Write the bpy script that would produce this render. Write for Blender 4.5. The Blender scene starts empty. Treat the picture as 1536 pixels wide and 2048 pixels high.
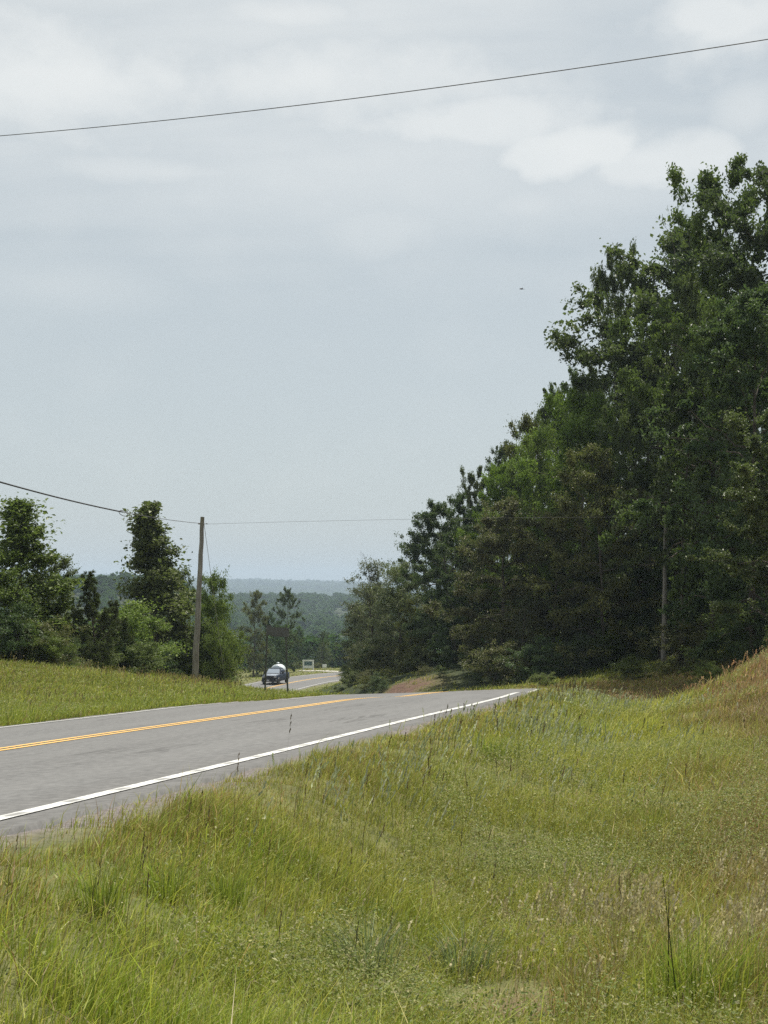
import bpy, math
import numpy as np
from mathutils import Vector

# ------------------------------------------------------------------ camera, world, sun, exposure
sc = bpy.context.scene
F, CX, HY = 2840.0, 768.0, 1172.0          # focal length and horizon in photo pixels; the eye is the origin
SUN_EL, SUN_AZ = math.radians(65), math.radians(34)   # azimuth clockwise from +Y
cam_d = bpy.data.cameras.new('camera')
cam = bpy.data.objects.new('camera', cam_d)
sc.collection.objects.link(cam)
cam_d.sensor_fit = 'VERTICAL'
cam_d.sensor_height = 36.0
cam_d.lens = 36.0 * F / 2048.0
cam_d.clip_start = 0.1
cam_d.clip_end = 30000
cam.location = (0, 0, 0)
cam.rotation_euler = (math.radians(90), 0, 0)
cam_d.shift_y = (HY - 1024) / 2048.0            # level camera with a rising front
sc.camera = cam
sc.render.resolution_x, sc.render.resolution_y = 768, 1024
sc.view_settings.view_transform = 'Standard'
sc.view_settings.look = 'None'
sc.view_settings.exposure = 0.42
sc.view_settings.gamma = 1.0
sc.render.engine = 'CYCLES'
cy = sc.cycles
cy.max_bounces = 6
cy.diffuse_bounces = 3
cy.glossy_bounces = 2
cy.transmission_bounces = 4
cy.transparent_max_bounces = 6
cy.volume_bounces = 0
cy.caustics_reflective = False
cy.caustics_refractive = False
cy.use_adaptive_sampling = False
cy.use_denoising = False
cy.denoiser = 'OPENIMAGEDENOISE'
cy.denoising_input_passes = 'RGB_ALBEDO_NORMAL'
cy.denoising_prefilter = 'ACCURATE'
cy.sample_clamp_indirect = 4.0
sc.render.filter_size = 1.4

class NT:
    """tiny helper for node trees"""
    def __init__(s, tree):
        s.t = tree; s.n = tree.nodes; s.l = tree.links
    def node(s, typ, **kw):
        n = s.n.new(typ)
        for k, v in kw.items():
            if k == 'inp':
                for i, val in v.items():
                    if hasattr(val, 'is_output') and val.is_output:
                        s.l.new(val, n.inputs[i])
                    else:
                        n.inputs[i].default_value = val
            else:
                setattr(n, k, v)
        return n
    def math(s, op, a, b=0.0, c=0.0, clamp=False):
        n = s.node('ShaderNodeMath', operation=op, use_clamp=clamp, inp={0: a, 1: b, 2: c})
        return n.outputs[0]
    def mix(s, f, a, b):
        n = s.node('ShaderNodeMix', data_type='RGBA', inp={0: f, 6: a, 7: b})
        return n.outputs[2]
    def noise(s, vec, scale, detail=4.0, rough=0.55, dist=0.0):
        n = s.node('ShaderNodeTexNoise', inp={'Vector': vec, 'Scale': scale, 'Detail': detail, 'Roughness': rough, 'Distortion': dist})
        return n.outputs[0]
    def ramp(s, v, lo, hi):
        n = s.node('ShaderNodeMapRange', interpolation_type='SMOOTHSTEP', inp={0: v, 1: lo, 2: hi, 3: 0.0, 4: 1.0})
        return n.outputs[0]
    def mapping(s, vec, scale=(1, 1, 1), loc=(0, 0, 0), rot=(0, 0, 0)):
        n = s.node('ShaderNodeMapping', inp={0: vec, 1: loc, 2: rot, 3: scale})
        return n.outputs[0]

w = bpy.data.worlds.new('World'); sc.world = w; w.use_nodes = True
nt = NT(w.node_tree); nt.n.clear()
sky = nt.node('ShaderNodeTexSky', sky_type='NISHITA', sun_disc=False, sun_elevation=SUN_EL, sun_rotation=SUN_AZ,
              altitude=200.0, air_density=1.0, dust_density=2.0, ozone_density=1.0)
bg1 = nt.node('ShaderNodeBackground', inp={0: sky.outputs[0], 1: 0.09})
geo = nt.node('ShaderNodeTexCoord')
D = geo.outputs['Generated']
sep = nt.node('ShaderNodeSeparateXYZ', inp={0: D})
zz = nt.math('ADD', nt.math('MAXIMUM', sep.outputs[2], 0.0), 0.16)
proj = nt.node('ShaderNodeCombineXYZ', inp={0: nt.math('DIVIDE', sep.outputs[0], zz), 1: nt.math('DIVIDE', sep.outputs[1], zz), 2: 0.0}).outputs[0]
streak = nt.noise(nt.mapping(proj, (0.55, 2.0, 1), (3.1, 1.7, 0), (0, 0, 0.12)), 1.0, 6, 0.5, 0.4)
puff = nt.noise(nt.mapping(D, (1, 1, 1.7), (0.37, 0.0, 0.13)), 9.0, 7, 0.5, 0.15)
fine = nt.noise(nt.mapping(D, (1, 1, 1.4), (1.3, 0.0, 0.7)), 24.0, 6, 0.55, 0.1)
def blob(px, py, rx, ry, soft=1.0):
    """a soft cloud bank round one bearing and height of the sky"""
    v = Vector(((px - CX) / F, 1.0, (HY - py) / F)).normalized()
    sx, sz = F / rx, F / ry
    m = nt.mapping(D, (sx, sx * 0.4, sz), (-v.x * sx, -v.y * sx * 0.4, -v.z * sz))
    ln = nt.node('ShaderNodeVectorMath', operation='LENGTH', inp={0: m}).outputs['Value']
    wob = nt.math('ADD', ln, nt.math('MULTIPLY', nt.math('SUBTRACT', puff, 0.5), 1.5))
    wob = nt.math('ADD', wob, nt.math('MULTIPLY', nt.math('SUBTRACT', fine, 0.5), 1.1))
    return nt.math('SUBTRACT', 1.0, nt.ramp(wob, 0.58 - .58 * soft, 0.72 + .43 * soft))
high = nt.ramp(sep.outputs[2], 0.16, 0.34)
wmask = nt.math('MULTIPLY', nt.ramp(streak, 0.34, 0.66), nt.math('MULTIPLY', high, 0.42))
for (px, py, rx, ry, k) in ((1300, 330, 220, 72, .48), (1410, 315, 90, 55, .48), (1450, 40, 220, 100, .50), (150, 150, 660, 160, .58), (960, 245, 330, 70, .50), (1160, 300, 200, 72, .56),
                            (640, 150, 600, 130, .54), (330, 345, 430, 45, .36), (760, 450, 260, 80, .26), (1060, 410, 140, 50, .30), (120, 570, 260, 70, .16), (1500, 220, 80, 60, .34), (560, 30, 300, 60, .5)):
    wmask = nt.math('MAXIMUM', wmask, nt.math('MULTIPLY', blob(px, py, rx, ry, .62 if px > 900 and k > .45 else 1.0), k))
wmask = nt.math('ADD', wmask, nt.math('ADD', nt.math('MULTIPLY', nt.math('SUBTRACT', puff, 0.5), 0.20), nt.math('MULTIPLY', nt.math('SUBTRACT', fine, 0.5), 0.14)))
wmask = nt.math('MINIMUM', nt.math('MAXIMUM', wmask, 0.0), 1.0)
ccol = nt.mix(wmask, (0.440, 0.478, 0.482, 1), (0.79, 0.79, 0.765, 1))
bg2 = nt.node('ShaderNodeBackground', inp={0: ccol, 1: 1.0})
cover = nt.math('ADD', 0.80, nt.math('MULTIPLY', wmask, 0.2))
mx = nt.node('ShaderNodeMixShader', inp={0: cover, 1: bg1.outputs[0], 2: bg2.outputs[0]})
wo = nt.node('ShaderNodeOutputWorld', inp={0: mx.outputs[0]})

sun_d = bpy.data.lights.new('sun', 'SUN')
sun_d.energy = 5.0
sun_d.angle = math.radians(0.8)
sun_d.color = (1.0, 0.95, 0.86)
sun = bpy.data.objects.new('sun', sun_d)
sc.collection.objects.link(sun)
sdir = Vector((math.sin(SUN_AZ) * math.cos(SUN_EL), math.cos(SUN_AZ) * math.cos(SUN_EL), math.sin(SUN_EL)))
sun.rotation_euler = sdir.to_track_quat('Z', 'Y').to_euler()
sun.location = (30, 40, 120)

# ------------------------------------------------------------------ helpers
def tag(o, label=None, cat=None, group=None, kind=None):
    if label: o['label'] = label
    if cat: o['category'] = cat
    if group: o['group'] = group
    if kind: o['kind'] = kind
    return o

def P(px, py, Y):
    return np.array([(px - CX) / F * Y, Y, (HY - py) / F * Y])

class MB:
    """collects points and faces for ONE mesh"""
    def __init__(s):
        s.v = []; s.f = []; s.nv = 0; s.col = []; s.mi = []; s.uv = []
    def add(s, verts, faces, col=None, mi=0):
        verts = np.asarray(verts, float).reshape(-1, 3)
        faces = np.asarray(faces, np.int64)
        s.v.append(verts); s.f.append(faces + s.nv); s.nv += len(verts)
        s.mi.append(np.full(len(faces), mi, np.int32))
        if col is not None: s.col.append(np.asarray(col, float).reshape(-1, 4))
    def box(s, c, size, rot=None, mi=0, taper=(1, 1)):
        x, y, z = [a / 2.0 for a in size]
        tx, ty = taper
        v = np.array([(-x, -y, -z), (x, -y, -z), (x, y, -z), (-x, y, -z), (-x * tx, -y * ty, z), (x * tx, -y * ty, z), (x * tx, y * ty, z), (-x * tx, y * ty, z)])
        if rot is not None: v = v @ np.array(rot).T
        s.add(v + np.array(c), [(0, 3, 2, 1), (4, 5, 6, 7), (0, 1, 5, 4), (1, 2, 6, 5), (2, 3, 7, 6), (3, 0, 4, 7)], mi=mi)
    def tube(s, pts, rad, n=6, mi=0, cap=True, col=None):
        pts = np.asarray(pts, float); k = len(pts)
        rad = np.broadcast_to(np.asarray(rad, float), (k,))
        tan = np.gradient(pts, axis=0)
        tan /= np.linalg.norm(tan, axis=1)[:, None] + 1e-12
        ref = np.array([0, 0, 1.0]) if abs(tan[:, 2]).mean() < 0.8 else np.array([1.0, 0, 0])
        a = np.cross(tan, ref); a /= np.linalg.norm(a, axis=1)[:, None] + 1e-12
        b = np.cross(tan, a)
        th = np.arange(n) * 2 * np.pi / n
        ring = pts[:, None, :] + rad[:, None, None] * (np.cos(th)[None, :, None] * a[:, None, :] + np.sin(th)[None, :, None] * b[:, None, :])
        i = np.arange(k - 1)[:, None] * n + np.arange(n)[None, :]
        j = np.arange(k - 1)[:, None] * n + (np.arange(n)[None, :] + 1) % n
        fc = np.stack([i, i + n, j + n, j], -1).reshape(-1, 4)
        c = None if col is None else np.tile(col, (k * n, 1))
        base = s.nv
        s.add(ring.reshape(-1, 3), fc, c, mi)
        if cap and n >= 4:
            for e in (0, (k - 1) * n):
                for q in range(1, n - 2, 2):
                    s.f.append(np.array([[base + e, base + e + q, base + e + q + 1, base + e + q + 2]])); s.mi.append(np.array([mi], np.int32))
    def lathe(s, c, prof, n=20, axis='z', mi=0):
        th = np.arange(n) * 2 * np.pi / n
        prof = np.asarray(prof, float)
        r, h = prof[:, 0], prof[:, 1]
        X = r[:, None] * np.cos(th); Y = r[:, None] * np.sin(th); Z = np.repeat(h[:, None], n, 1)
        v = {'z': np.stack([X, Y, Z], -1), 'x': np.stack([Z, X, Y], -1), 'y': np.stack([Y, Z, X], -1)}[axis].reshape(-1, 3) + np.array(c)
        k = len(prof)
        i = np.arange(k - 1)[:, None] * n + np.arange(n)[None, :]
        j = np.arange(k - 1)[:, None] * n + (np.arange(n)[None, :] + 1) % n
        s.add(v, np.stack([i, j, j + n, i + n], -1).reshape(-1, 4), mi=mi)
    def loft(s, secs, mi=0, cap=True):
        """cross-sections with the same number of points, joined in order"""
        secs = [np.asarray(q, float) for q in secs]; n = len(secs[0]); k = len(secs)
        i = np.arange(k - 1)[:, None] * n + np.arange(n)[None, :]
        j = np.arange(k - 1)[:, None] * n + (np.arange(n)[None, :] + 1) % n
        base = s.nv
        s.add(np.concatenate(secs), np.stack([i, j, j + n, i + n], -1).reshape(-1, 4), mi=mi)
        if cap:
            for e in (0, (k - 1) * n):
                for q in range(1, n - 2, 2):
                    s.f.append(np.array([[base + e, base + e + q, base + e + q + 1, base + e + q + 2]])); s.mi.append(np.array([mi], np.int32))
    def mesh(s, name, mats, smooth=False):
        me = bpy.data.meshes.new(name)
        V = np.concatenate(s.v)
        sizes = np.concatenate([np.full(len(f), f.shape[1], np.int32) for f in s.f])
        idx = np.concatenate([f.ravel() for f in s.f]).astype(np.int32)
        me.vertices.add(len(V)); me.vertices.foreach_set('co', V.astype(np.float32).ravel())
        me.loops.add(len(idx)); me.loops.foreach_set('vertex_index', idx)
        me.polygons.add(len(sizes))
        st = np.zeros(len(sizes), np.int32); st[1:] = np.cumsum(sizes)[:-1]
        me.polygons.foreach_set('loop_start', st)
        for m in (mats if isinstance(mats, (list, tuple)) else [mats]): me.materials.append(m)
        me.polygons.foreach_set('material_index', np.concatenate(s.mi))
        me.polygons.foreach_set('use_smooth', np.full(len(sizes), smooth))
        me.update(calc_edges=True)
        if s.col:
            C = np.concatenate(s.col)
            if len(C) == len(V):
                a = me.attributes.new('Col', 'FLOAT_COLOR', 'POINT')
            else:
                a = me.attributes.new('Col', 'FLOAT_COLOR', 'FACE')
            a.data.foreach_set('color', C.astype(np.float32).ravel())
        return me
    def build(s, name, mats, parent=None, smooth=False):
        return link(name, s.mesh(name, mats, smooth), parent)

def link(name, me, parent=None):
    o = bpy.data.objects.new(name, me); sc.collection.objects.link(o)
    if parent is not None: o.parent = parent
    return o

def empty(name, loc=(0, 0, 0), rz=0.0):
    o = bpy.data.objects.new(name, None); sc.collection.objects.link(o)
    o.location = loc; o.rotation_euler = (0, 0, rz); o.empty_display_size = 0.3
    return o

def bevel(o, wdt, seg=2):
    m = o.modifiers.new('bevel', 'BEVEL'); m.width = wdt; m.segments = seg; m.limit_method = 'ANGLE'; m.angle_limit = math.radians(35)
    return o

def hash2(ix, iy, seed):
    n = (ix.astype(np.int64) * 374761393 + iy.astype(np.int64) * 668265263 + seed * 982451653) & 0x7fffffff
    n = ((n ^ (n >> 13)) * 1274126177) & 0x7fffffff
    n = n ^ (n >> 16)
    return (n & 0xffff) / 65535.0
def vnoise(x, y, scale=1.0, seed=0, octaves=3):
    x = np.asarray(x, float) * scale; y = np.asarray(y, float) * scale
    out = np.zeros(np.broadcast(x, y).shape); amp = 1.0; tot = 0
    for o in range(octaves):
        ix = np.floor(x); iy = np.floor(y); fx = x - ix; fy = y - iy
        fx = fx * fx * (3 - 2 * fx); fy = fy * fy * (3 - 2 * fy)
        a = hash2(ix, iy, seed + o); b = hash2(ix + 1, iy, seed + o); c = hash2(ix, iy + 1, seed + o); d = hash2(ix + 1, iy + 1, seed + o)
        out += amp * ((a * (1 - fx) + b * fx) * (1 - fy) + (c * (1 - fx) + d * fx) * fy)
        tot += amp; amp *= 0.5; x = x * 2.03 + 17.1; y = y * 2.03 + 5.3
    return out / tot

def sstep(a, b, x):
    t = np.clip((x - a) / (b - a), 0, 1)
    return t * t * (3 - 2 * t)

# ------------------------------------------------------------------ materials
def new_mat(name):
    m = bpy.data.materials.new(name); m.use_nodes = True
    t = NT(m.node_tree); t.n.clear()
    return m, t
def finish(t, shader, disp=None):
    o = t.node('ShaderNodeOutputMaterial', inp={0: shader})
def bump(t, h, strength=0.5, dist=0.02):
    return t.node('ShaderNodeBump', inp={'Strength': strength, 'Distance': dist, 'Height': h}).outputs[0]
def simple(name, col, rough=0.6, metal=0.0, spec=0.5, var=0.0, scale=8.0, coat=0.0, bmp=0.0):
    m, t = new_mat(name)
    tc = t.node('ShaderNodeTexCoord').outputs['Object']
    c = tuple(col) + (1,)
    if var:
        n = t.noise(tc, scale, 5, 0.6)
        c = t.mix(t.ramp(n, 0.3, 0.7), tuple(a * (1 - var) for a in col) + (1,), tuple(min(1, a * (1 + var)) for a in col) + (1,))
    b = t.node('ShaderNodeBsdfPrincipled', inp={'Base Color': c, 'Roughness': rough, 'Metallic': metal, 'Specular IOR Level': spec, 'Coat Weight': coat, 'Coat Roughness': 0.08})
    if bmp:
        t.l.new(bump(t, t.noise(tc, scale * 3, 4), bmp, 0.01), b.inputs['Normal'])
    finish(t, b.outputs[0])
    return m

def leaf_mat(name, dark, light, trans=0.35, hue=0.03, spec=0.3):
    m, t = new_mat(name)
    at = t.node('ShaderNodeAttribute', attribute_name='Col')
    sepc = t.node('ShaderNodeSeparateColor', inp={0: at.outputs['Color']})
    oi = t.node('ShaderNodeObjectInfo')
    c = t.mix(sepc.outputs[0], tuple(dark) + (1,), tuple(light) + (1,))
    hs = t.node('ShaderNodeHueSaturation', inp={'Hue': t.math('ADD', 0.5 - hue / 2, t.math('MULTIPLY', oi.outputs['Random'], hue)),
                'Saturation': t.math('ADD', 0.85, t.math('MULTIPLY', oi.outputs['Random'], 0.25)),
                'Value': t.math('ADD', 0.85, t.math('MULTIPLY', oi.outputs['Random'], 0.3)), 'Color': c})
    c = hs.outputs[0]
    b = t.node('ShaderNodeBsdfPrincipled', inp={'Base Color': c, 'Roughness': 0.5, 'Specular IOR Level': spec})
    tc = t.mix(0.5, c, (0.10, 0.16, 0.02, 1))
    tr = t.node('ShaderNodeBsdfTranslucent', inp={0: tc})
    mxs = t.node('ShaderNodeMixShader', inp={0: trans, 1: b.outputs[0], 2: tr.outputs[0]})
    finish(t, mxs.outputs[0])
    return m

M_OAK = leaf_mat('oak_leaf', (0.058, 0.085, 0.025), (0.153, 0.195, 0.048))
M_DEEP = leaf_mat('deep_green_leaf', (0.038, 0.072, 0.028), (0.110, 0.156, 0.052))
M_LIGHT = leaf_mat('light_green_leaf', (0.096, 0.144, 0.028), (0.249, 0.314, 0.064), 0.45)
M_PINE = leaf_mat('pine_needle', (0.050, 0.064, 0.025), (0.118, 0.132, 0.048), 0.2)
M_GREY = leaf_mat('grey_green_leaf', (0.096, 0.119, 0.053), (0.239, 0.255, 0.116), 0.35)
M_SHRUB = leaf_mat('shrub_leaf', (0.070, 0.095, 0.026), (0.200, 0.240, 0.062), 0.4)
M_OLIVE = leaf_mat('olive_leaf', (0.081, 0.093, 0.028), (0.211, 0.195, 0.060), 0.35)
M_FAR = leaf_mat('far_wood_leaf', (0.036, 0.070, 0.026), (0.066, 0.112, 0.040), 0.3, 0.0, 0.0)

def bark_mat(name, c1, c2, sc_=6.0):
    m, t = new_mat(name)
    tc = t.node('ShaderNodeTexCoord').outputs['Object']
    n = t.noise(t.mapping(tc, (1, 1, 0.18)), sc_, 6, 0.65)
    c = t.mix(t.ramp(n, 0.3, 0.7), c1 + (1,), c2 + (1,))
    b = t.node('ShaderNodeBsdfPrincipled', inp={'Base Color': c, 'Roughness': 0.85, 'Specular IOR Level': 0.2})
    t.l.new(bump(t, n, 0.8, 0.03), b.inputs['Normal'])
    finish(t, b.outputs[0]); return m
M_BARK = bark_mat('bark', (0.045, 0.036, 0.028), (0.12, 0.10, 0.08))
M_DEADWOOD = bark_mat('dead_wood', (0.14, 0.12, 0.10), (0.26, 0.23, 0.20))
M_POLE = bark_mat('weathered_pole_wood', (0.15, 0.135, 0.115), (0.29, 0.265, 0.235), 9.0)

def blade_mat():
    m, t = new_mat('grass_blade')
    at = t.node('ShaderNodeAttribute', attribute_name='Col').outputs['Color']
    b = t.node('ShaderNodeBsdfPrincipled', inp={'Base Color': at, 'Roughness': 0.55, 'Specular IOR Level': 0.3})
    tr = t.node('ShaderNodeBsdfTranslucent', inp={0: at})
    mxs = t.node('ShaderNodeMixShader', inp={0: 0.45, 1: b.outputs[0], 2: tr.outputs[0]})
    finish(t, mxs.outputs[0]); return m
M_BLADE = blade_mat()

def road_mat():
    m, t = new_mat('asphalt')
    uv = t.node('ShaderNodeUVMap', uv_map='UVMap').outputs[0]      # u = metres along, v = metres across
    tc = t.node('ShaderNodeTexCoord').outputs['Object']
    sp = t.node('ShaderNodeSeparateXYZ', inp={0: uv})
    fineg = t.noise(tc, 55.0, 3, 0.7)
    grain = t.noise(tc, 14.0, 4, 0.65)
    big = t.noise(t.mapping(uv, (0.06, 0.5, 1)), 1.0, 4, 0.5)
    lane = t.noise(t.mapping(uv, (0.035, 1.6, 1), (0, 4.2, 0)), 1.0, 3, 0.5)
    c = t.mix(t.ramp(grain, 0.25, 0.75), (0.076, 0.075, 0.073, 1), (0.155, 0.153, 0.149, 1))
    c = t.mix(t.math('MULTIPLY', t.ramp(fineg, 0.5, 0.85), 0.45), c, (0.22, 0.215, 0.205, 1))
    c = t.mix(t.math('MULTIPLY', t.ramp(fineg, 0.42, 0.15), 0.55), c, (0.06, 0.058, 0.055, 1))
    c = t.mix(t.math('MULTIPLY', t.ramp(big, 0.45, 0.75), 0.35), c, (0.082, 0.080, 0.077, 1))
    wt = t.math('ABSOLUTE', t.math('SUBTRACT', t.math('ABSOLUTE', t.math('SUBTRACT', t.math('ABSOLUTE', sp.outputs[1]), 1.75)), 0.85))
    track = t.math('MULTIPLY', t.math('SUBTRACT', 1.0, t.ramp(wt, .1, .5)), t.ramp(t.noise(t.mapping(uv, (.05, .4, 1), (9, 0, 0)), 1.0, 4, .6), .25, .6))
    c = t.mix(t.math('MULTIPLY', track, .35), c, (0.150, 0.148, 0.143, 1))
    patchy = t.ramp(t.noise(t.mapping(uv, (.35, .8, 1), (0, 7, 0)), 1.0, 6, .68), .60, .72)
    c = t.mix(t.math('MULTIPLY', patchy, .45), c, (0.055, 0.053, 0.051, 1))
    c = t.mix(t.math('MULTIPLY', t.ramp(lane, 0.5, 0.75), 0.30), c, (0.155, 0.152, 0.147, 1))
    # cracks that wander along the lanes, broken up by a patch mask
    wv = t.noise(t.mapping(uv, (0.22, 0.16, 1)), 1.0, 5, 0.6)
    crack = t.math('ABSOLUTE', t.math('SUBTRACT', t.noise(t.mapping(uv, (0.10, 0.85, 1), (0, 0, 2)), 1.0, 6, 0.62, 0.4), 0.5))
    cm = t.math('MULTIPLY', t.math('SUBTRACT', 1.0, t.ramp(crack, 0.003, 0.016)), t.ramp(wv, 0.50, 0.60))
    c = t.mix(t.math('MULTIPLY', cm, 0.65), c, (0.045, 0.043, 0.040, 1))
    b = t.node('ShaderNodeBsdfPrincipled', inp={'Base Color': c, 'Roughness': 0.8, 'Specular IOR Level': 0.35})
    t.l.new(bump(t, fineg, 0.35, 0.006), b.inputs['Normal'])
    finish(t, b.outputs[0]); return m
M_ROAD = road_mat()
def line_mat(name, col, rumble):
    m, t = new_mat(name)
    uv = t.node('ShaderNodeUVMap', uv_map='UVMap').outputs[0]
    tc = t.node('ShaderNodeTexCoord').outputs['Object']
    sp = t.node('ShaderNodeSeparateXYZ', inp={0: uv})
    n = t.noise(tc, 30.0, 5, 0.65)
    wear = t.math('MULTIPLY', t.ramp(n, 0.60, 0.72), 0.5)
    ev = t.math('ABSOLUTE', sp.outputs[1])
    wear = t.math('MAXIMUM', wear, t.ramp(t.math('ADD', ev, t.math('MULTIPLY', t.math('SUBTRACT', t.noise(tc, 16.0, 5, .7), 0.5), 0.9)), .86, 1.0))
    wear = t.math('MAXIMUM', wear, t.math('MULTIPLY', t.ramp(t.noise(t.mapping(uv, (1.2, .6, 1)), 1.0, 6, .7), .54, .66), .45))
    if rumble:
        ph = t.math('ABSOLUTE', t.math('SUBTRACT', t.math('FRACT', t.math('MULTIPLY', sp.outputs[0], 1.0 / 0.6)), 0.5))
        wob = t.math('ADD', ph, t.math('MULTIPLY', t.math('SUBTRACT', n, 0.5), 0.2))
        groove = t.math('SUBTRACT', 1.0, t.ramp(wob, 0.10, 0.19))
        mid = t.math('SUBTRACT', 1.0, t.ramp(t.math('ABSOLUTE', t.math('SUBTRACT', sp.outputs[1], 0.0)), 0.25, 0.95))
        wear = t.math('MAXIMUM', wear, t.math('MULTIPLY', t.math('MULTIPLY', groove, mid), 0.85))
    c = t.mix(wear, col + (1,), (0.16, 0.157, 0.15, 1))
    b = t.node('ShaderNodeBsdfPrincipled', inp={'Base Color': c, 'Roughness': 0.65, 'Specular IOR Level': 0.3})
    t.l.new(bump(t, n, 0.3, 0.004), b.inputs['Normal'])
    finish(t, b.outputs[0]); return m
M_WHITE = line_mat('white_road_paint', (0.56, 0.555, 0.525), True)
M_WHITE2 = line_mat('worn_white_road_paint', (0.50, 0.495, 0.47), False)
M_YELLOW = line_mat('yellow_road_paint', (0.66, 0.40, 0.11), False)

def ground_mat():
    m, t = new_mat('verge_soil')
    tc = t.node('ShaderNodeTexCoord').outputs['Object']
    at = t.node('ShaderNodeAttribute', attribute_name='Col')
    s = t.node('ShaderNodeSeparateColor', inp={0: at.outputs['Color']})   # R gravel, G bare soil, B brown bank
    n1 = t.noise(tc, 0.35, 5, 0.6); n2 = t.noise(tc, 5.0, 5, 0.65); n3 = t.noise(tc, 42.0, 3, 0.7)
    c = t.mix(t.ramp(n2, 0.3, 0.7), (0.070, 0.076, 0.028, 1), (0.165, 0.160, 0.062, 1))
    c = t.mix(t.math('MULTIPLY', t.ramp(n1, 0.4, 0.7), 0.6), c, (0.120, 0.140, 0.042, 1))
    brown = t.mix(t.ramp(n2, 0.3, 0.7), (0.085, 0.062, 0.030, 1), (0.16, 0.125, 0.062, 1))
    c = t.mix(s.outputs[2], c, brown)
    soil = t.mix(t.ramp(t.math('ADD', t.math('MULTIPLY', n3, .5), t.math('MULTIPLY', n2, .5)), 0.35, 0.65), (0.055, 0.034, 0.026, 1), (0.175, 0.108, 0.076, 1))
    c = t.mix(s.outputs[1], c, soil)
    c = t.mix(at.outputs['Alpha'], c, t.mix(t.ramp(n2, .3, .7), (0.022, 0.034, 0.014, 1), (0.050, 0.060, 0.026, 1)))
    vor = t.node('ShaderNodeTexVoronoi', inp={'Vector': tc, 'Scale': 48.0})
    grav = t.mix(t.ramp(n3, 0.25, 0.75), (0.09, 0.082, 0.078, 1), (0.21, 0.19, 0.18, 1))
    grav = t.mix(0.35, grav, t.mix(t.node('ShaderNodeSeparateColor', inp={0: vor.outputs['Color']}).outputs[0], (0.08, 0.06, 0.058, 1), (0.28, 0.245, 0.235, 1)))
    c = t.mix(s.outputs[0], c, grav)
    b = t.node('ShaderNodeBsdfPrincipled', inp={'Base Color': c, 'Roughness': 0.9, 'Specular IOR Level': 0.15})
    t.l.new(bump(t, t.math('ADD', n2, t.math('MULTIPLY', n3, 0.3)), 0.8, 0.06), b.inputs['Normal'])
    finish(t, b.outputs[0]); return m
M_GROUND = ground_mat()

# ------------------------------------------------------------------ road centre line (surveyed from the photo): x, y, z, heading, cross fall
ROAD = np.array([[-6.628,0.487,-1.013,0.23,0.08],[-5.506,5.359,-1.222,0.223,0.076],[-4.415,10.239,-1.427,0.218,0.071],[-3.351,15.124,-1.634,0.211,0.067],[-2.351,20.023,-1.867,0.192,0.063],
[-1.472,24.945,-2.121,0.163,0.057],[-0.753,29.893,-2.396,0.13,0.05],[-0.147,34.856,-2.735,0.119,0.044],[0.463,39.819,-3.101,0.126,0.038],[1.128,44.774,-3.417,0.14,0.036],[1.821,49.726,-3.728,0.132,0.035],
[2.351,54.697,-4.072,0.079,0.034],[2.494,59.693,-4.448,-0.019,0.033],[2.099,64.675,-4.847,-0.125,0.03],[1.23,69.597,-5.261,-0.212,0.027],[-0.009,74.44,-5.69,-0.279,0.024],[-1.517,79.207,-6.135,-0.326,0.021],
[-3.197,83.916,-6.583,-0.354,0.018],[-4.959,88.596,-7.028,-0.363,0.016],[-6.716,93.277,-7.467,-0.353,0.011],[-8.381,97.991,-7.903,-0.325,0.006],[-9.883,102.76,-8.327,-0.288,0.002],[-11.203,107.582,-8.735,-0.25,-0.003],
[-12.331,112.453,-9.127,-0.209,-0.008],[-13.259,117.366,-9.503,-0.168,-0.012],[-13.977,122.313,-9.862,-0.125,-0.015],[-14.483,127.287,-10.197,-0.083,-0.018],[-14.794,132.277,-10.503,-0.046,-0.02],
[-14.933,137.275,-10.778,-0.014,-0.023],[-14.922,142.275,-11.024,0.014,-0.025],[-14.783,147.273,-11.24,0.038,-0.028],[-14.534,152.267,-11.43,0.059,-0.03],[-14.179,157.254,-11.598,0.081,-0.032],
[-13.718,162.233,-11.745,0.102,-0.033],[-13.153,167.201,-11.869,0.123,-0.035],[-12.484,172.156,-11.972,0.143,-0.037],[-11.712,177.095,-12.069,0.165,-0.039],[-10.828,182.017,-12.175,0.188,-0.038],
[-9.827,186.915,-12.29,0.213,-0.037],[-8.7,191.786,-12.412,0.239,-0.036],[-7.44,196.625,-12.544,0.267,-0.035],[-6.041,201.425,-12.683,0.297,-0.034],[-4.496,206.18,-12.831,0.328,-0.033]])
pre = []; x, y, z, h, e = ROAD[0]
for i in range(1, 13):
    h0 = h + 0.012 * i
    x -= 5 * math.sin(h0); y -= 5 * math.cos(h0); z += 0.19
    pre.append([x, y, z, h0, e])
post = []; x, y, z, h, e = ROAD[-1]
for i in range(1, 30):
    h0 = min(h + 0.03 * i, 0.95)
    x += 5 * math.sin(h0); y += 5 * math.cos(h0); z -= 0.1
    post.append([x, y, z, h0, e])
ROAD = np.array(pre[::-1] + ROAD.tolist() + post)
s5 = np.arange(len(ROAD)) * 5.0
def cubic(arr, t):
    """Catmull-Rom through the 5 m stations"""
    i = np.clip((t / 5).astype(int), 0, len(arr) - 2); f = (t / 5 - i)[:, None]
    p0 = arr[np.maximum(i - 1, 0)]; p1 = arr[i]; p2 = arr[i + 1]; p3 = arr[np.minimum(i + 2, len(arr) - 1)]
    return 0.5 * ((2 * p1) + (-p0 + p2) * f + (2 * p0 - 5 * p1 + 4 * p2 - p3) * f ** 2 + (-p0 + 3 * p1 - 3 * p2 + p3) * f ** 3)
SF = np.arange(0, s5[-1], 1.0)
RF = cubic(ROAD, SF)
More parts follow.
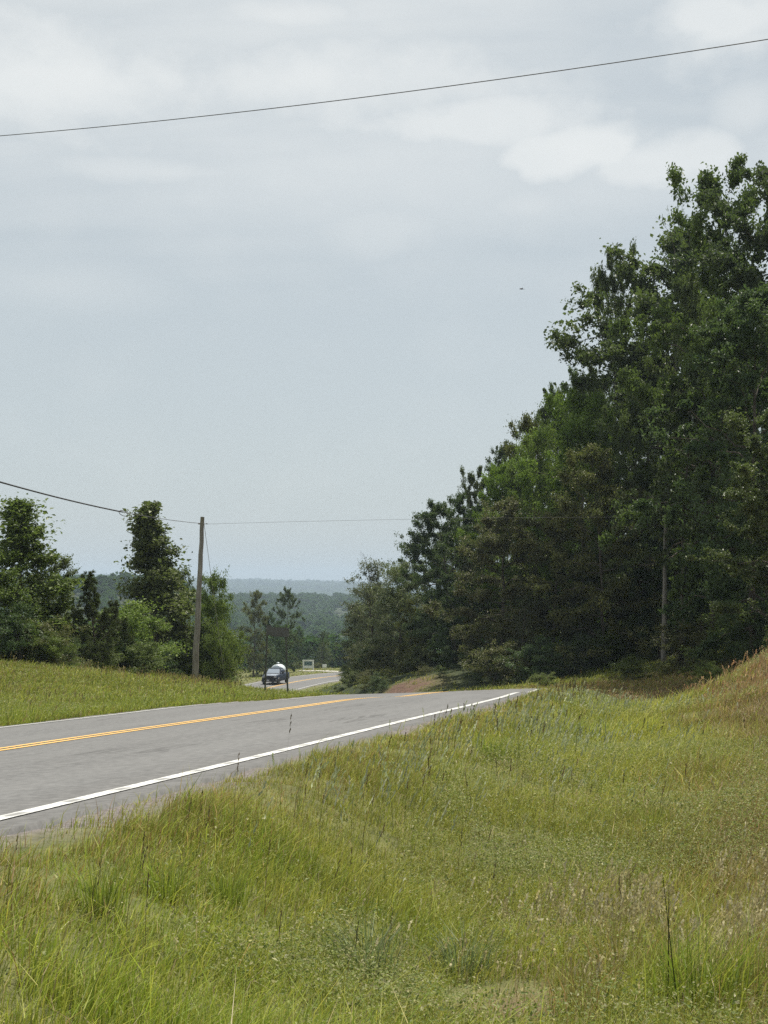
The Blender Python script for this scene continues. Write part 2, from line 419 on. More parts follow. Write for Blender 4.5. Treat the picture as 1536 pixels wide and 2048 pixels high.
S_ZERO = 60.0
LANE, PAVE = 3.5, 3.78

def road_coords(x, y):
    """signed distance right of the centre line, station index, for arrays of points"""
    x = np.asarray(x, float).ravel(); y = np.asarray(y, float).ravel()
    d = np.empty(len(x)); k = np.empty(len(x), int)
    for a in range(0, len(x), 20000):
        X = x[a:a + 20000]; Y = y[a:a + 20000]
        D2 = (X[:, None] - RF[None, :, 0]) ** 2 + (Y[:, None] - RF[None, :, 1]) ** 2
        j = D2.argmin(1); k[a:a + 20000] = j
        hx = RF[j, 3]
        d[a:a + 20000] = (X - RF[j, 0]) * np.cos(hx) - (Y - RF[j, 1]) * np.sin(hx)
        al = (X - RF[j, 0]) * np.sin(hx) + (Y - RF[j, 1]) * np.cos(hx)
        far = np.abs(al) > 1.0
        dd = np.sqrt(D2[np.arange(len(X)), j])
        d[a:a + 20000] = np.where(far, np.sign(d[a:a + 20000]) * dd, d[a:a + 20000])
    return d, k
def road_z(d, k):
    return RF[k, 2] + np.clip(d, -6, 6) * RF[k, 4]

# ------------------------------------------------------------------ terrain: thin-plate surface through spot heights
SPOT = [(0, 0, -1.5), (1.3, 4.5, -1.42), (-.9, 3.6, -1.3), (.2, 5.2, -1.52), (.9, 7.6, -1.60), (1.76, 10.6, -1.66), (2.6, 15, -1.82), (3.7, 20.5, -2.12), 
        (2.6, 8.6, -1.40), (3.0, 10.5, -1.42), (4.0, 14, -1.45), (5.4, 20, -1.42), (10.6, 34, -1.7), (12, 40, -2.7), (4.6, 21.5, -1.95), (10.5, 22, -.5), (14, 30, -.6), (12, 12, .4), (7, 8, -.5), (20, 12, 2), (5, 2, -1.0),
        (3.6, 31, -2.36), (3.9, 36, -2.75), (5.0, 45, -3.5), (8.6, 47, -4.15), (9.6, 52, -4.2), (6.3, 62, -4.45), (5.4, 68, -4.9),
        (14.8, 75, -4.0), (16.2, 82, -4.2), (15.6, 70, -4.15), (12.5, 60, -4.2), (14.5, 54, -3.7), (16, 45, -2.0), (11, 60, -4.65), (19, 60, -2.6), (20, 70, -2.8), (10.5, 84, -5.2), (24, 92, -2.4), (40, 90, 3), (32, 62, 1.2), (46, 60, 4.5), (30, 40, 2.5), (45, 30, 5),
        (.9, 84, -6.15), (2.9, 89, -5.55), (-1.7, 92, -7.1), (-.9, 96, -6.4), (4, 100, -6.0), (15, 110, -4), (36, 130, 0), (0, 130, -7.5), (8, 160, -8.5), (30, 200, -8), (2, 195, -12.0), (60, 130, 4), (60, 220, -6),
        (-12, 33, -2.5), (-14.8, 55, -2.85), (-13, 48, -2.75), (-11, 55, -3.35), (-6.5, 32, -2.75), (-8.9, 68, -4.45), (-7.9, 64, -4.65), (-6.0, 60, -4.5), (-5.0, 55, -4.1), (-3.4, 60, -4.6), (-3.6, 68, -5.2), (-10.2, 62, -3.95), (-14, 64, -3.6),
        (-30, 50, -2.3), (-25, 25, -1.6), (-16, 18, -1.6), (-20, 5, -.9), (-45, 40, -2.0), (-60, 70, -4),
        (-20, 90, -7.5), (-30, 90, -7.0), (-12, 84, -7.2), (-22, 120, -10), (-40, 120, -11), (-22, 150, -11.8), (-24, 175, -12.4), (-45, 180, -13.5), (-15, 200, -12.8), (-14, 232, -13.45), (-6, 230, -13.5), (-30, 230, -14), (10, 240, -13.8), (-70, 140, -13), (-80, 220, -16), (40, 250, -14)]
for px, py in ((1200, 1384), (1230, 1402), (1260, 1424), (1297, 1446), (1350, 1424), (1400, 1406), (1440, 1384), (1490, 1334), (1536, 1294)):
    for Y, dy in ((25, 14), (29, 0), (34, 22), (40, 40)):      # the ditch and the near bank run over a rise and drop away behind it
        if Y < 34 or px > 1215: SPOT.append(((px - CX) / F * Y, Y, (HY - py - dy) / F * Y))
SPOT = np.array(SPOT)
rd = RF[::9]
RP = []
for off in (-4.5, 4.5):
    q = np.stack([rd[:, 0] + off * np.cos(rd[:, 3]), rd[:, 1] - off * np.sin(rd[:, 3]), rd[:, 2] + off * rd[:, 4] - 0.04], 1)
    RP.append(q)
RP = np.concatenate(RP); RP = RP[(RP[:, 1] > -45) & (RP[:, 1] < 260)]
CP = np.concatenate([SPOT, RP])
def tps_fit(c, lam=0.02):
    n = len(c); xy = c[:, :2] / 10.0
    r2 = ((xy[:, None] - xy[None]) ** 2).sum(-1)
    K = 0.5 * r2 * np.log(r2 + 1e-9); K[np.arange(n), np.arange(n)] = lam
    A = np.zeros((n + 3, n + 3)); A[:n, :n] = K
    A[:n, n] = 1; A[:n, n + 1:] = xy; A[n:, :n] = A[:n, n:].T
    return np.linalg.solve(A, np.concatenate([c[:, 2], [0, 0, 0]]))
TW = tps_fit(CP)
def tps(x, y):
    x = x / 10.0; y = y / 10.0; out = np.empty(len(x))
    for a in range(0, len(x), 20000):
        X = x[a:a + 20000]; Y = y[a:a + 20000]
        r2 = (X[:, None] - CP[None, :, 0] / 10) ** 2 + (Y[:, None] - CP[None, :, 1] / 10) ** 2
        out[a:a + 20000] = (0.5 * r2 * np.log(r2 + 1e-9)) @ TW[:len(CP)] + TW[len(CP)] + X * TW[len(CP) + 1] + Y * TW[len(CP) + 2]
    return out
def far_z(x, y):
    """the valley and the ridges beyond it"""
    z = -16 - 24 * sstep(230, 480, y) + 6 * (vnoise(x, y, 1 / 160., 3) - .5)
    ax = x / np.maximum(y, 50.0)
    left = sstep(-0.085, -0.16, ax)
    z = z + left * 35 * sstep(430, 760, y) * (1 - 0.7 * sstep(900, 1200, y))
    z = z + (1 - left) * (1 - 0.25 * sstep(0.1, 0.4, ax)) * (8 * sstep(560, 760, y) + 8 * sstep(900, 1400, y))
    lip = 6 * np.exp(-((y - 1500) / 260.) ** 2) * (0.8 + .4 * vnoise(x, y * 0, 1 / 90., 8))
    z = z + (1 - left) * lip * sstep(0.2, -0.02, ax)
    z = np.where(y > 2000, z - 20 * sstep(2000, 3000, y), z)
    r5 = 18 + 26 * (vnoise(x, x * 0 + 1, 1 / 500., 11, 4) - .5) - 0.034 * x
    z = z + (10 + r5) * sstep(3600, 5200, y)
    z = z + 12 * sstep(5600, 7400, y) * (0.6 + 0.5 * vnoise(x, x * 0, 1 / 900., 19))
    side = np.maximum(np.abs(x) - 120, 0)
    return z + (1 - sstep(200, 700, y)) * np.minimum(side * 0.03, 8)
def height(x, y):
    x = np.asarray(x, float); sh = x.shape; x = x.ravel(); y = np.asarray(y, float).ravel()
    d, k = road_coords(x, y)
    near = tps(np.clip(x, -75, 62), np.clip(y, -40, 245))
    near += 0.10 * (vnoise(x, y, 0.45, 21, 3) - .5) + 0.05 * (vnoise(x, y, 1.7, 22, 2) - .5)
    ff = np.maximum(sstep(215, 300, y), sstep(55, 130, np.abs(x)))
    z = near * (1 - ff) + far_z(x, y) * ff
    rz = road_z(d, k)
    ad = np.abs(d)
    onroad = (k > 0) & (k < len(RF) - 1)
    bl = np.where(onroad, 1 - sstep(4.15, 5.6, ad), 0)
    drop = np.where(ad < 3.6, 0.10, 0.10 - 0.085 * sstep(3.6, 3.8, ad)) + np.maximum(ad - 3.8, 0) * 0.05
    z = z * (1 - bl) + (rz - drop) * bl
    return z.reshape(sh)
def hz(x, y):
    return float(height(np.array([x]), np.array([y]))[0])

def axis_lines(segs):
    out = []
    for a, b, st in segs:
        out.append(np.arange(a, b, st))
    return np.concatenate(out)
gx = axis_lines([(-9000, -2000, 500), (-2000, -400, 80), (-400, -100, 15), (-100, -24, 2.0), (-24, -9, .5), (-9, 10, .2), (10, 26, .5), (26, 70, 2.0), (70, 400, 15), (400, 2000, 80), (2000, 9001, 500)])
gy = axis_lines([(-400, -60, 40), (-60, -4, 4), (-4, 2, .5), (2, 30, .2), (30, 70, .4), (70, 120, .8), (120, 260, 2.0), (260, 500, 8), (500, 1700, 25), (1700, 5200, 100), (5200, 9001, 200)])
GX, GY = np.meshgrid(gx, gy)
GZ = height(GX, GY)
d_, k_ = road_coords(GX, GY)
dr = np.abs(d_).reshape(GX.shape)
gnoise = vnoise(GX, GY, 1.3, 31, 3)
gravel = (1 - sstep(3.9, 4.2, dr + (gnoise - .5) * .7))
DITCH = np.array([(-.3, 0), (.3, 4.0), (.75, 7.6), (1.7, 10.6), (2.5, 15), (3.6, 20.5), (4.9, 26.5), (5.3, 31), (5.6, 38), (6.2, 47), (6.6, 70)])
def right_of_ditch(x, y):
    return x - np.interp(y, DITCH[:, 1], DITCH[:, 0])
rod = right_of_ditch(GX, GY)
brown = sstep(0.2, 1.6, rod + (vnoise(GX, GY, .6, 33) - .5) * 1.5) * (GX > -3) * (GY < 90)
bare = np.maximum(0, 1 - np.sqrt(((GX - .46) / .42) ** 2 + ((GY - 5.02) / .62) ** 2) + (gnoise - .5)) * (GY < 8)
bare = np.maximum(bare, np.exp(-(((GX - 1.0) / 2.3) ** 2 + ((GY - 86.5) / 3.0) ** 2)) * 1.5 * (.35 + 1.1 * gnoise))
bare = np.clip(np.maximum(bare, .7 * sstep(.62, .7, vnoise(GX, GY, .35, 35, 4)) * (GX > 6) * (GY > 40) * (GY < 85)), 0, 1)
bare = np.maximum(bare, sstep(.52, .64, vnoise(GX, GY, .5, 36)) * (1 - sstep(4.3, 5.0, dr)) * (d_.reshape(GX.shape) < 0))
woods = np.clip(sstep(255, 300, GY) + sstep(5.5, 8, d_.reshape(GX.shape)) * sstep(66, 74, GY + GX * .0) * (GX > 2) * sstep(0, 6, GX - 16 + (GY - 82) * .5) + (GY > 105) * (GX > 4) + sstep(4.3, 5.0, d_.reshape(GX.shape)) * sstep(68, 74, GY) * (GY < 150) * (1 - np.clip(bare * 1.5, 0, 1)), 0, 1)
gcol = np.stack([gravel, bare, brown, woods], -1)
ny, nx = GX.shape
mb = MB()
ii = (np.arange(ny - 1)[:, None] * nx + np.arange(nx - 1)[None, :]).ravel()
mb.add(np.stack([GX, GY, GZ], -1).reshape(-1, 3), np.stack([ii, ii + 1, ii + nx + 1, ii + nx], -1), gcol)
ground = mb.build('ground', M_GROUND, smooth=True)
tag(ground, 'rolling grassy ground of roadside verge, ditch, bank and wooded valley', 'ground', kind='structure')

# ------------------------------------------------------------------ road and markings
def strip(name, mat, offs, t0, t1, lift, crown=0.0, step=0.5, thick=None):
    t = np.arange(t0, t1, step)
    c = cubic(ROAD, t)
    n = len(offs)
    v = []
    for o_ in offs:
        x = c[:, 0] + o_ * np.cos(c[:, 3]); y = c[:, 1] - o_ * np.sin(c[:, 3])
        edge = -0.22 if abs(o_) > PAVE else 0.0
        zz_ = c[:, 2] + o_ * c[:, 4] + lift + edge
        v.append(np.stack([x, y, zz_], -1))
    V = np.stack(v, 1).reshape(-1, 3)
    k = len(t)
    i = (np.arange(k - 1)[:, None] * n + np.arange(n - 1)[None, :]).ravel()
    F_ = np.stack([i, i + 1, i + n + 1, i + n], -1)
    m_ = MB(); m_.add(V, F_)
    me = m_.mesh(name, mat, True)
    uvl = me.uv_layers.new(name='UVMap')
    U = np.repeat(t, n); Vv = np.tile(np.array(offs, float), k)
    if n == 2: Vv = np.tile(np.array([-1.0, 1.0]), k)
    idx = F_.ravel()
    uvl.data.foreach_set('uv', np.stack([U[idx], Vv[idx]], -1).astype(np.float32).ravel())
    return link(name, me)
T1 = s5[-1] - 1
road = strip('road', M_ROAD, [-PAVE - .05, -PAVE, -3, -2, -1, 0, 1, 2, 3, PAVE, PAVE + .05], 0, T1, 0.0)
tag(road, 'grey two lane asphalt road curving over a crest and down the hill', 'road', kind='structure')
o = strip('edge_line', M_WHITE, [LANE - .058, LANE + .058], 0, T1, 0.005)
tag(o, 'solid white edge line with rumble marks beside the near verge', 'road marking', kind='structure')
o = strip('edge_line', M_WHITE2, [-LANE - .055, -LANE + .055], 0, T1, 0.005)
tag(o, 'thin white edge line on the far side of the road', 'road marking', kind='structure')
for sgn, nm in ((-1, 'farther'), (1, 'nearer')):
    o = strip('centre_line', M_YELLOW, [sgn * .105 - .055, sgn * .105 + .055], 0, T1, 0.005)
    tag(o, '%s stripe of the double yellow centre line' % nm, 'road marking', kind='structure')

# ------------------------------------------------------------------ trees
def unit(v):
    return v / (np.linalg.norm(v, axis=-1, keepdims=True) + 1e-12)

def leaves(mb, pts, size, rng, up=0.6, shade=None, aspect=0.62):
    """one bent kite-shaped leaf per point"""
    n = len(pts)
    nor = rng.normal(size=(n, 3)); nor[:, 2] = np.abs(nor[:, 2]) * (1 + up) + up * .3; nor = unit(nor)
    t = unit(np.cross(nor, rng.normal(size=(n, 3)))); b = np.cross(nor, t)
    L = size * np.exp(np.clip(rng.normal(0, .32, n), -.7, .55))[:, None]
    base = pts - t * L * .5
    tip = pts + t * L * .5 - nor * L * .18
    l = pts + b * L * aspect * .5 + nor * L * .06; r = pts - b * L * aspect * .5 + nor * L * .06
    V = np.stack([base, r, tip, l], 1).reshape(-1, 3)
    i = np.arange(n) * 4
    v = np.clip(rng.beta(1.8, 2.6, n) if shade is None else shade, 0, 1)
    mb.add(V, np.stack([i, i + 1, i + 2, i + 3], -1), np.stack([v, v, v, np.ones(n)], -1))

def needles(mb, pts, length, rng, dirs, per=12, wdt=.028):
    n = len(pts) * per
    p = np.repeat(pts, per, 0); d0 = np.repeat(dirs, per, 0)
    d = unit(d0 * .9 + rng.normal(size=(n, 3)) * .75 + np.array([0, 0, .25]))
    L = length * rng.uniform(.6, 1.2, n)[:, None]
    sd = unit(np.cross(d, rng.normal(size=(n, 3)))) * wdt * .5
    tip = p + d * L; tip[:, 2] -= L[:, 0] * .12
    mid = p + d * L * .5
    V = np.stack([p - sd * .6, mid - sd, tip, mid + sd], 1).reshape(-1, 3)
    i = np.arange(n) * 4
    v = np.clip(rng.beta(2, 2.6, n), 0, 1)
    mb.add(V, np.stack([i, i + 1, i + 2, i + 3], -1), np.stack([v, v, v, np.ones(n)], -1))

def envelope(shape, t):
    if shape == 'oak':   return np.sin(np.pi * np.clip(t * .86 + .12, 0, 1)) ** .6
    if shape == 'cone':  return (1 - t) ** 1.3 * (.55 + .45 * np.minimum(t * 5 + .3, 1)) + .05
    if shape == 'column': return np.minimum(1, (1 - t) * 2.2 + .12) * (.7 + .3 * np.minimum(t * 4, 1))
    if shape == 'shrub': return np.sqrt(np.clip(1 - (t * .95) ** 2, 0, 1)) + .08
    if shape == 'pine':  return (1 - t) ** .75 + .07
    return 1.0

def make_tree(seed, H, R, shape, base, nl, nleaf, lsize, leafm, clump=.34, elev=(0.2, .8), bare_twigs=0, sub=(4, 8), trunk_r=None, multi=1, flat=.7, extra=()):
    """trunk with limbs, and a crown of leaf clumps carried by the twigs; returns two meshes"""
    rng = np.random.default_rng(seed)
    tb, cb = MB(), MB()
    r0 = trunk_r or H * .011 + .03
    cl, cd = [], []
    for s_ in range(multi):
        k = 9
        lean = rng.normal(0, .05, 2) if multi == 1 else rng.normal(0, .28, 2)
        off = np.zeros(2) if multi == 1 else rng.normal(0, R * .22, 2)
        tz = np.linspace(0, 1, k)
        wob = np.cumsum(rng.normal(0, H * .008, (k, 2)), 0)
        hm = H * (1.0 if multi == 1 else rng.uniform(.6, 1.0))
        tp = np.stack([off[0] + lean[0] * tz * hm + wob[:, 0], off[1] + lean[1] * tz * hm + wob[:, 1], tz * hm * .97], -1)
        tp[0, 2] = -.6
        tr = r0 * (1 - tz * .93) * (1 if multi == 1 else .6); tr[0] *= 1.35
        tb.tube(tp, tr, 8 if multi == 1 else 5)
        m = max(4, nl // multi)
        for i in range(m):
            tt = base + (1 - base) * ((i + rng.uniform(.1, .9)) / m) ** .92
            p0 = np.array([np.interp(tt, tz, tp[:, c]) for c in range(3)])
            tl = (tt - base) / (1 - base)
            az = i * 2.39996 + rng.normal(0, .35)
            L = R * envelope(shape, tl) * rng.uniform(.62, 1.18)
            if shape in ('oak', 'column') and rng.random() < .12: L *= 1.3
            el = elev[0] + (elev[1] - elev[0]) * tl + rng.normal(0, .16)
            L = max(L, .16 if shape == 'cone' else .25)
            if i < len(extra):
                tt, az, L, el = extra[i]; p0 = np.array([np.interp(tt, tz, tp[:, c]) for c in range(3)])
            q = np.linspace(0, 1, 6)[:, None]
            dh = np.array([math.cos(az), math.sin(az), 0])
            droop = -.16 * q ** 2 if shape != 'pine' else .12 * q ** 2
            lp = p0 + dh * L * q * math.cos(el) + np.array([0, 0, 1]) * (L * (q * math.sin(el) + droop))
            lp[1:] += rng.normal(0, L * .03, (5, 3))
            lr = max(.008, np.interp(tt, tz, tr) * .5) * (1 - q[:, 0] * .85)
            tb.tube(lp, lr, 5, cap=False)
            ns = max(2, int(rng.integers(sub[0], sub[1]) * min(1.2, .35 + L / R)))
            for j in range(ns):
                a = rng.uniform(.22, 1.0) if j else 1.0
                b0 = np.array([np.interp(a, q[:, 0], lp[:, c]) for c in range(3)])
                dr_ = unit(lp[min(5, int(a * 5) + 1)] - lp[min(4, int(a * 5))])
                side = unit(np.cross(dr_, [0, 0, 1])) * (1 if j % 2 else -1)
                sd = unit(dr_ * rng.uniform(.3, 1.0) + side * rng.uniform(.2, 1.0) + np.array([0, 0, rng.normal(.12, .32)]))
                sl = L * rng.uniform(.18, .42) * (1.15 - a * .4) + .12
                q2 = np.linspace(0, 1, 4)[:, None]
                sp_ = b0 + sd * sl * q2 + np.array([0, 0, -.1]) * sl * q2 ** 2
                tb.tube(sp_, np.linspace(max(.006, lr[-1] * .9), .004, 4), 3, cap=False)
                for c_ in (.45, .75, 1.0):
                    if rng.random() < .86:
                        cl.append(b0 + sd * sl * c_ + rng.normal(0, .06, 3)); cd.append(sd)
            for a in (.55, .8): cl.append(lp[int(a * 5)] + rng.normal(0, .08, 3)); cd.append(dh)
        cl.append(tp[-1]); cd.append(np.array([0, 0, 1.0]))
    cl = np.array(cl); cd = np.array(cd)
    for b_ in range(bare_twigs):
        p0 = np.array([rng.normal(0, R * .1), rng.normal(0, R * .1), H * rng.uniform(.78, .92)])
        dr_ = unit(np.array([rng.normal(0, .5), rng.normal(0, .5), 1.0]))
        L = H * rng.uniform(.12, .2)
        tb.tube(p0 + dr_ * np.linspace(0, L, 4)[:, None], np.linspace(.02, .006, 4), 4, cap=False)
        for j in range(5):
            p1 = p0 + dr_ * L * rng.uniform(.4, .95)
            tb.tube(p1 + unit(dr_ + rng.normal(0, .5, 3)) * np.linspace(0, L * .35, 3)[:, None], np.linspace(.01, .004, 3), 3, cap=False)
    if shape == 'pine':
        per = max(6, nleaf // len(cl))
        needles(cb, cl, lsize, rng, cd, per)
    else:
        wgt = rng.gamma(1.3, 1.0, len(cl)); wgt /= wgt.sum()
        cnt = rng.multinomial(nleaf, wgt)
        c = np.repeat(cl, cnt, 0)
        tone = np.repeat(np.clip(rng.normal(.42, .17, len(cl)), 0, 1), cnt)
        csz = np.repeat(clump * np.exp(rng.normal(0, .38, len(cl))), cnt)[:, None]
        along = np.repeat(cd, cnt, 0) * np.clip(rng.normal(-.15, .7, (len(c), 1)), -1.5, 1.0) * csz
        pts = c + np.clip(rng.normal(0, .85, (len(c), 3)), -1.45, 1.45) * csz * np.array([1, 1, flat]) + along
        leaves(cb, pts, lsize, rng, shade=np.clip(tone + rng.normal(0, .16, len(c)), 0, 1))
    av = np.concatenate(cb.v); zt = np.percentile(av[:, 2], 99.8)
    mid = .5 * av[:, :2].mean(0) + .5 * av[av[:, 2] > np.percentile(av[:, 2], 98.5), :2].mean(0)
    return tb.mesh('trunk', M_BARK, True), cb.mesh('crown', leafm, False), zt, mid

PR = {}
PR['oak_a'] = make_tree(1, 20, 6.6, 'oak', .16, 46, 62000, .21, M_OAK, .25, (.05, .95))
PR['oak_b'] = make_tree(2, 20, 6.0, 'oak', .12, 46, 60000, .21, M_DEEP, .25, (.0, .9))
PR['oak_c'] = make_tree(3, 18, 6.2, 'oak', .06, 44, 60000, .20, M_OAK, .25, (-.1, .8))
PR['oak_d'] = make_tree(21, 21, 3.5, 'oak', .10, 46, 46000, .20, M_OAK, .25, (.0, .9), 1, (5, 9), None, 1, .7, [(.735, 3.25, 6.3, .14), (.80, 3.0, 4.8, .35), (.70, 3.5, 4.8, .1), (.88, 2.9, 3.6, .5), (.72, 3.1, 5.6, .05), (.745, 3.35, 5.2, .25), (.69, 3.2, 4.6, -.05)])
PR['maple_a'] = make_tree(4, 14, 5.0, 'oak', .05, 40, 52000, .16, M_LIGHT, .23, (-.05, .9))
PR['maple_b'] = make_tree(5, 13, 4.4, 'column', .04, 40, 46000, .15, M_OLIVE, .22, (-.05, .8))
PR['dark_a'] = make_tree(6, 14, 4.6, 'oak', .04, 42, 52000, .16, M_DEEP, .23, (-.15, .8))
PR['gum_a'] = make_tree(7, 7, 2.5, 'cone', .05, 38, 17000, .14, M_SHRUB, .19, (.1, .7), 0, (3, 6))
PR['gum_b'] = make_tree(8, 7, 2.4, 'cone', .04, 48, 24000, .13, M_SHRUB, .18, (.1, .7), 0, (3, 6))
PR['young_a'] = make_tree(9, 6.5, 2.7, 'oak', .05, 34, 18000, .13, M_SHRUB, .19, (.1, .9), 2, (4, 7))
PR['young_b'] = make_tree(10, 6, 2.3, 'oak', .05, 32, 14000, .12, M_LIGHT, .18, (.1, 1.0), 1, (3, 6))
PR['pine_a'] = make_tree(11, 16, 4.2, 'pine', .10, 52, 52000, .26, M_PINE, .3, (-.1, .5), 0, (5, 8))
PR['pine_d'] = make_tree(22, 15, 3.9, 'pine', .42, 46, 46000, .26, M_PINE, .3, (-.25, .4), 0, (5, 8))
PR['pine_b'] = make_tree(12, 4.5, 1.25, 'pine', .05, 34, 17000, .20, M_PINE, .2, (.35, 1.05), 0, (3, 5))
PR['pine_c'] = make_tree(13, 4.2, 1.0, 'pine', .05, 30, 14000, .20, M_PINE, .2, (.4, 1.1), 0, (3, 5))
PR['sparse'] = make_tree(14, 9, 2.6, 'oak', .12, 30, 9000, .11, M_GREY, .20, (.4, 1.1), 3, (3, 6))
PR['grey_a'] = make_tree(15, 9, 3.2, 'oak', .04, 38, 32000, .12, M_GREY, .25, (.05, .9), 1, (4, 7))
PR['shrub_a'] = make_tree(16, 2.6, 1.7, 'shrub', .06, 30, 11000, .09, M_SHRUB, .16, (.1, 1.0), 0, (3, 6), .05, 4)
PR['shrub_b'] = make_tree(17, 2.8, 1.6, 'shrub', .06, 30, 12000, .085, M_DEEP, .15, (.1, 1.0), 0, (3, 6), .05, 4)
PR['shrub_c'] = make_tree(18, 2.4, 1.6, 'shrub', .06, 30, 11000, .085, M_LIGHT, .15, (.1, 1.0), 0, (3, 6), .05, 4)
PR['shrub_d'] = make_tree(19, 2.6, 1.7, 'shrub', .06, 30, 11000, .085, M_OLIVE, .16, (.1, 1.0), 0, (3, 6), .05, 4)

trng = np.random.default_rng(77)
KIND = {'oak': 'oak_tree', 'maple': 'broadleaf_tree', 'dark': 'broadleaf_tree', 'gum': 'young_tree', 'young': 'young_tree', 'pine': 'pine_tree', 'sparse': 'sparse_tree', 'grey': 'broadleaf_tree', 'shrub': 'shrub'}
def plant(proto, px, top, Y, label, wf=1.0, group=None, sink=0.0):
    """a tree standing on the ground at one bearing and distance, as tall as the photo shows it"""
    X = (px - CX) / F * Y
    z = hz(X, Y) - sink
    ht = max(.6, (HY - top) / F * Y - z)
    tm, cm, H, mid = PR[proto]
    nm = KIND[proto.split('_')[0]]
    rz = 0.0 if proto == 'oak_d' else trng.uniform(0, 6.28)
    k = ht / H
    X -= k * wf * (mid[0] * math.cos(rz) - mid[1] * math.sin(rz))      # a leaning trunk stands to one side of its crown
    r = empty(nm, (X, Y, hz(X, Y) - sink), rz)
    r.scale = (k * wf, k * wf, k)
    link('trunk', tm, r); link('crown', cm, r)
    cat = 'shrub' if nm == 'shrub' else 'tree'
    tag(r, label, cat, group)
    return r

G_R = 'trees of the roadside forest on the right'
G_RI = 'hidden inner trees of the roadside forest'
G_U = 'undergrowth along the forest edge'
RIGHT = [
 # proto, px, top, depth, width, label
 ('oak_a', 1435, 322, 72, .62, 'tallest dark oak reaching highest at the right edge of the forest'),
 ('oak_b', 1585, 338, 66, .8, 'big oak cut by the right picture edge, its top beside the tallest oak'),
 ('oak_d', 1362, 440, 86, .9, 'tall oak with a long branch reaching left into the sky'),
 ('oak_a', 1235, 500, 92, .34, 'oak with a narrow rounded top left of the long branched oak'),
 ('oak_b', 1520, 560, 58, .8, 'nearest oak at right with pale tipped leaves over the grass bank'),
 ('oak_a', 1590, 800, 50, 1.0, 'low spreading oak beside the reddish grass bank'),
 ('maple_a', 1150, 780, 88, .62, 'bright yellow green tree in the middle of the forest edge'),
 ('maple_a', 1085, 850, 92, .58, 'lighter green tree on the left shoulder of the bright tree'),
 ('oak_c', 1108, 775, 104, .42, 'round topped oak rising behind the lighter green trees'),
 ('oak_b', 1008, 885, 104, .45, 'dark oak on the forest skyline above the road crest'),
 ('oak_a', 948, 935, 108, .48, 'smaller oak on the falling skyline left of the dark oak'),
 ('maple_b', 1062, 835, 98, .5, 'leafy olive tree filling the skyline between the round oak and the dark oak'),
 ('oak_c', 1160, 745, 100, .4, 'oak with an open ragged top behind the bright tree'),
 ('pine_d', 1368, 800, 73.2, .95, 'dark drooping pine whose boughs hide the top of the second pole'),
 ('dark_a', 1300, 1075, 80, .66, 'dark low tree standing right behind the second pole'),
 ('maple_a', 1018, 915, 96, .6, 'rounded green tree in front of the dark skyline oak'),
 ('dark_a', 918, 985, 102, .62, 'round dark tree between the smaller oak and the wire tree'),
 ('oak_c', 1265, 800, 82, .5, 'rounded oak crown in mid height left of the dark pine boughs'),
 ('oak_b', 1470, 740, 74, .5, 'rounded oak crown in mid height right of the dark pine boughs'),
 ('maple_b', 1190, 900, 80, .75, 'rounded olive crown below the bright tree'),
 ('oak_a', 1395, 520, 80, .42, 'oak crown filling the shoulder below the tallest oak'),
 ('oak_c', 1115, 800, 96, .45, 'rounded oak close behind the bright tree'),
 ('dark_a', 880, 1010, 98, .8, 'dark tree whose left side meets the power wire'),
 ('dark_a', 850, 1075, 108, .8, 'deep green tree on the low left end of the forest skyline'),
 ('maple_b', 1010, 1000, 86, .95, 'olive toned tree lit along its left side above the crest'),
 ('pine_a', 1290, 700, 96, .8, 'dark tall pine on the skyline behind the second pole'),
 ('pine_a', 1350, 870, 100, 1.0, 'shadowed pine hiding the top of the second pole'),
 ('dark_a', 1230, 930, 90, .9, 'dark broadleaf tree between the bright tree and the pole'),
 ('maple_b', 1120, 1020, 84, .9, 'olive tree low on the forest edge over the grass hump'),
 ('dark_a', 1200, 1090, 86, .85, 'low dark tree just left of the second utility pole'),
 ('maple_a', 1410, 1060, 84, .6, 'small bright leaved tree just right of the second pole'),
 ('dark_a', 1500, 900, 72, .75, 'dark leafy tree above the brown bank at right'),
 ('oak_c', 1450, 700, 92, .55, 'mid height oak in shade behind the pole'),
 ('dark_a', 1545, 1010, 62, .7, 'lowest dark tree against the reddish grass at the right edge'),
 ('pine_a', 940, 1090, 96, .75, 'blackish pine in the shade above the road crest'),
 ('pine_a', 1050, 1190, 80, .95, 'fuzzy brownish young pine beside the dark gap in the trees'),
 ('dark_a', 900, 1150, 94, .8, 'dark low tree over the brown cut bank'),
 ('grey_a', 800, 1125, 104, .9, 'greyish green tree at the left end of the forest'),
 ('sparse', 745, 1118, 108, .9, 'thin sparse tree with open twigs against the sky'),
 ('grey_a', 750, 1165, 112, .85, 'soft grey green tree below the sparse twigs'),
 ('grey_a', 712, 1205, 120, .6, 'greyish tree stepping down towards the valley'),
 ('dark_a', 716, 1235, 128, .55, 'dark round tree last in the falling forest line'),
 ('maple_b', 820, 1200, 100, .6, 'olive bush like tree above the left end of the cut bank'),
 ('oak_c', 646, 1262, 250, .6, 'small oak beside the far bend right of the white sign'),
 ('dark_a', 730, 1290, 145, .5, 'low dark tree reaching over the lower road'),
]
for p_, px, top, Y, wf, lab in RIGHT:
    plant(p_, px, top, Y, lab, wf, G_R)
